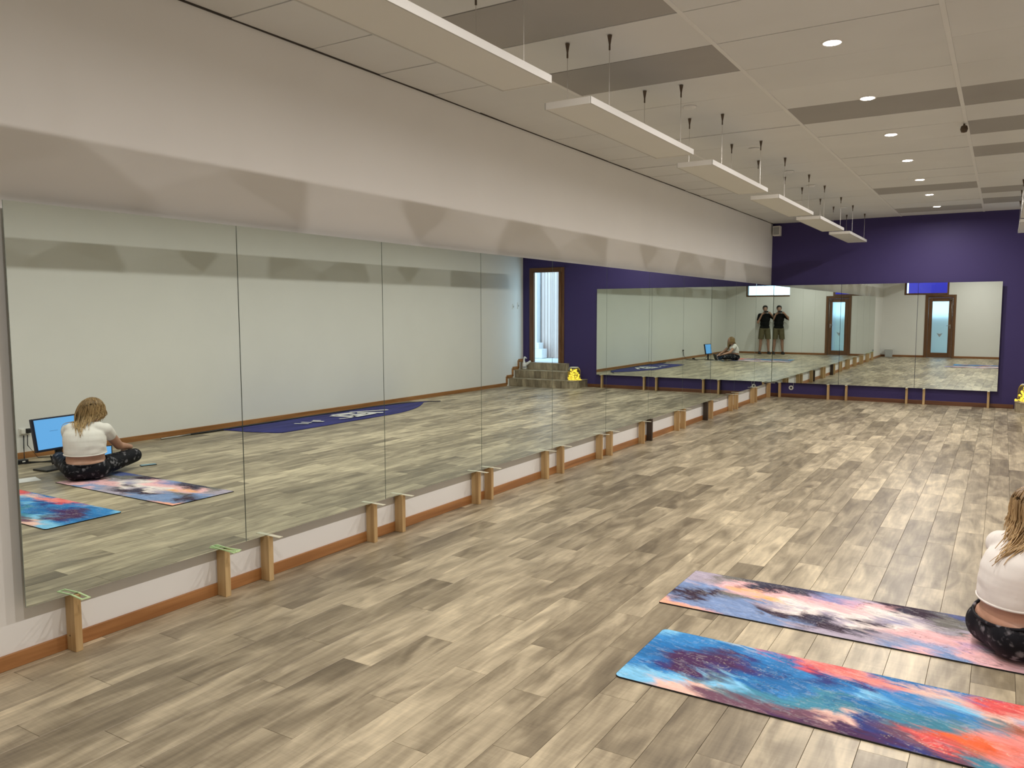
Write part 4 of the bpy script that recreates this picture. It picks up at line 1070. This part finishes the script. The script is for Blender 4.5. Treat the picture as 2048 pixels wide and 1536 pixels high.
for s, e, w in zip(ms, me_, mw):
    capsule(bm, S(*s), 0.056, S(*e), 0.042); capsule(bm, S(*e), 0.042, S(*w), 0.028)
capsule(bm, S(-0.01, 0, 1.44), 0.060, S(0.01, 0, 1.56), 0.056)
mf = (g + Vector((0, 0, -0.18))).normalized(); mlf = Vector((0, 0, 1)).cross(mf).normalized()
PM_, BM_ = face(bm, S(0.015, 0.0, 1.668), mf, mlf, 1.0)
finger_set(bm, S(*mw[0]), g * 0.25 - gl * 0.65 + Vector((0, 0, 0.35)), g * -1, 0.80, 0.9)
finger_set(bm, S(*mw[1]), g * 0.25 + gl * 0.45 + Vector((0, 0, 0.5)), g * -1, 0.80, 0.9)
fuse('body', relm(bm), M['skin_m'], man, 0.0075, 4)
eyes_lips(lambda a, b_, z: PM_(a, b_, z) - G0, BM_, 1.0, man)
bm = bmesh.new(); trunk(bm, 0.014)
for s, e in zip(ms, me_):
    mid = tuple(s[i] + (e[i] - s[i]) * 0.62 for i in range(3)); capsule(bm, S(*s), 0.072, S(*mid), 0.066)
capsule(bm, S(-0.01, 0, 1.44), 0.070, S(0.0, 0, 1.475), 0.066)
fuse('black_tee', relm(bm), M['blacktee'], man, 0.010, 5, cutm([(S(0, 0, 0.90), Vector((0, 0, -1)))]))
bm = bmesh.new(); ball(bm, S(0, 0, 0.94), (0.125, 0.180, 0.12), Bg)
for h, k in zip(mh, mk):
    mid = tuple(h[i] + (k[i] - h[i]) * 0.88 for i in range(3)); capsule(bm, S(*h), 0.108, S(*mid), 0.100)
fuse('shorts', relm(bm), M['shorts'], man, 0.010, 4, cutm([(S(0, 0, 0.555), Vector((0, 0, -1)))]))
for k, a in enumerate(ma):
    bm = bmesh.new(); capsule(bm, S(a[0] - 0.02, a[1], 0.052), 0.047, S(a[0] + 0.14, a[1] * 1.12, 0.040), 0.040); ball(bm, S(a[0] - 0.005, a[1], 0.075), (0.05, 0.045, 0.045), Bg)
    box(bm, -0.075, 0.19, -0.046, 0.046, 0.0005, 0.03, 0.008, Matrix.Translation(S(a[0], a[1], 0)) @ Bg)
    fuse('shoe', relm(bm), M['shoe'], man, 0.007, 3, cutm([(S(0, 0, 0.0006), Vector((0, 0, -1)))]))
bm = bmesh.new(); hcm = S(0.003, 0, 1.70); ball(bm, hcm, (0.112, 0.094, 0.098), BM_)
for k in range(60):
    a, b_ = hr.uniform(-0.08, 0.08), hr.uniform(-0.07, 0.07); ball(bm, PM_(a - 0.015, b_, 0.085 + hr.uniform(0, 0.03) - (a * a + b_ * b_) * 5), 0.018, seg=8, rings=6)
fuse('hair', relm(bm), M['darkhair'], man, 0.008, 3, cutm([(PM_(0.06, 0, 0.055), (mf - Vector((0, 0, 0.9))).normalized())]))
hp = thing('phone', 'black phone held up sideways by the standing person', 'phone', CAM - FWD * 0.012)
hp.rotation_euler = (Matrix((r2, u2, -FWD)).transposed()).to_euler()
obj('phone_body', bxm(-0.073, 0.073, -0.036, 0.036, -0.003, 0.005, 0.0028), M['black'], hp)
obj('screen', bxm(-0.069, 0.069, -0.032, 0.032, 0.0051, 0.0056), M['phone_screen'], hp)
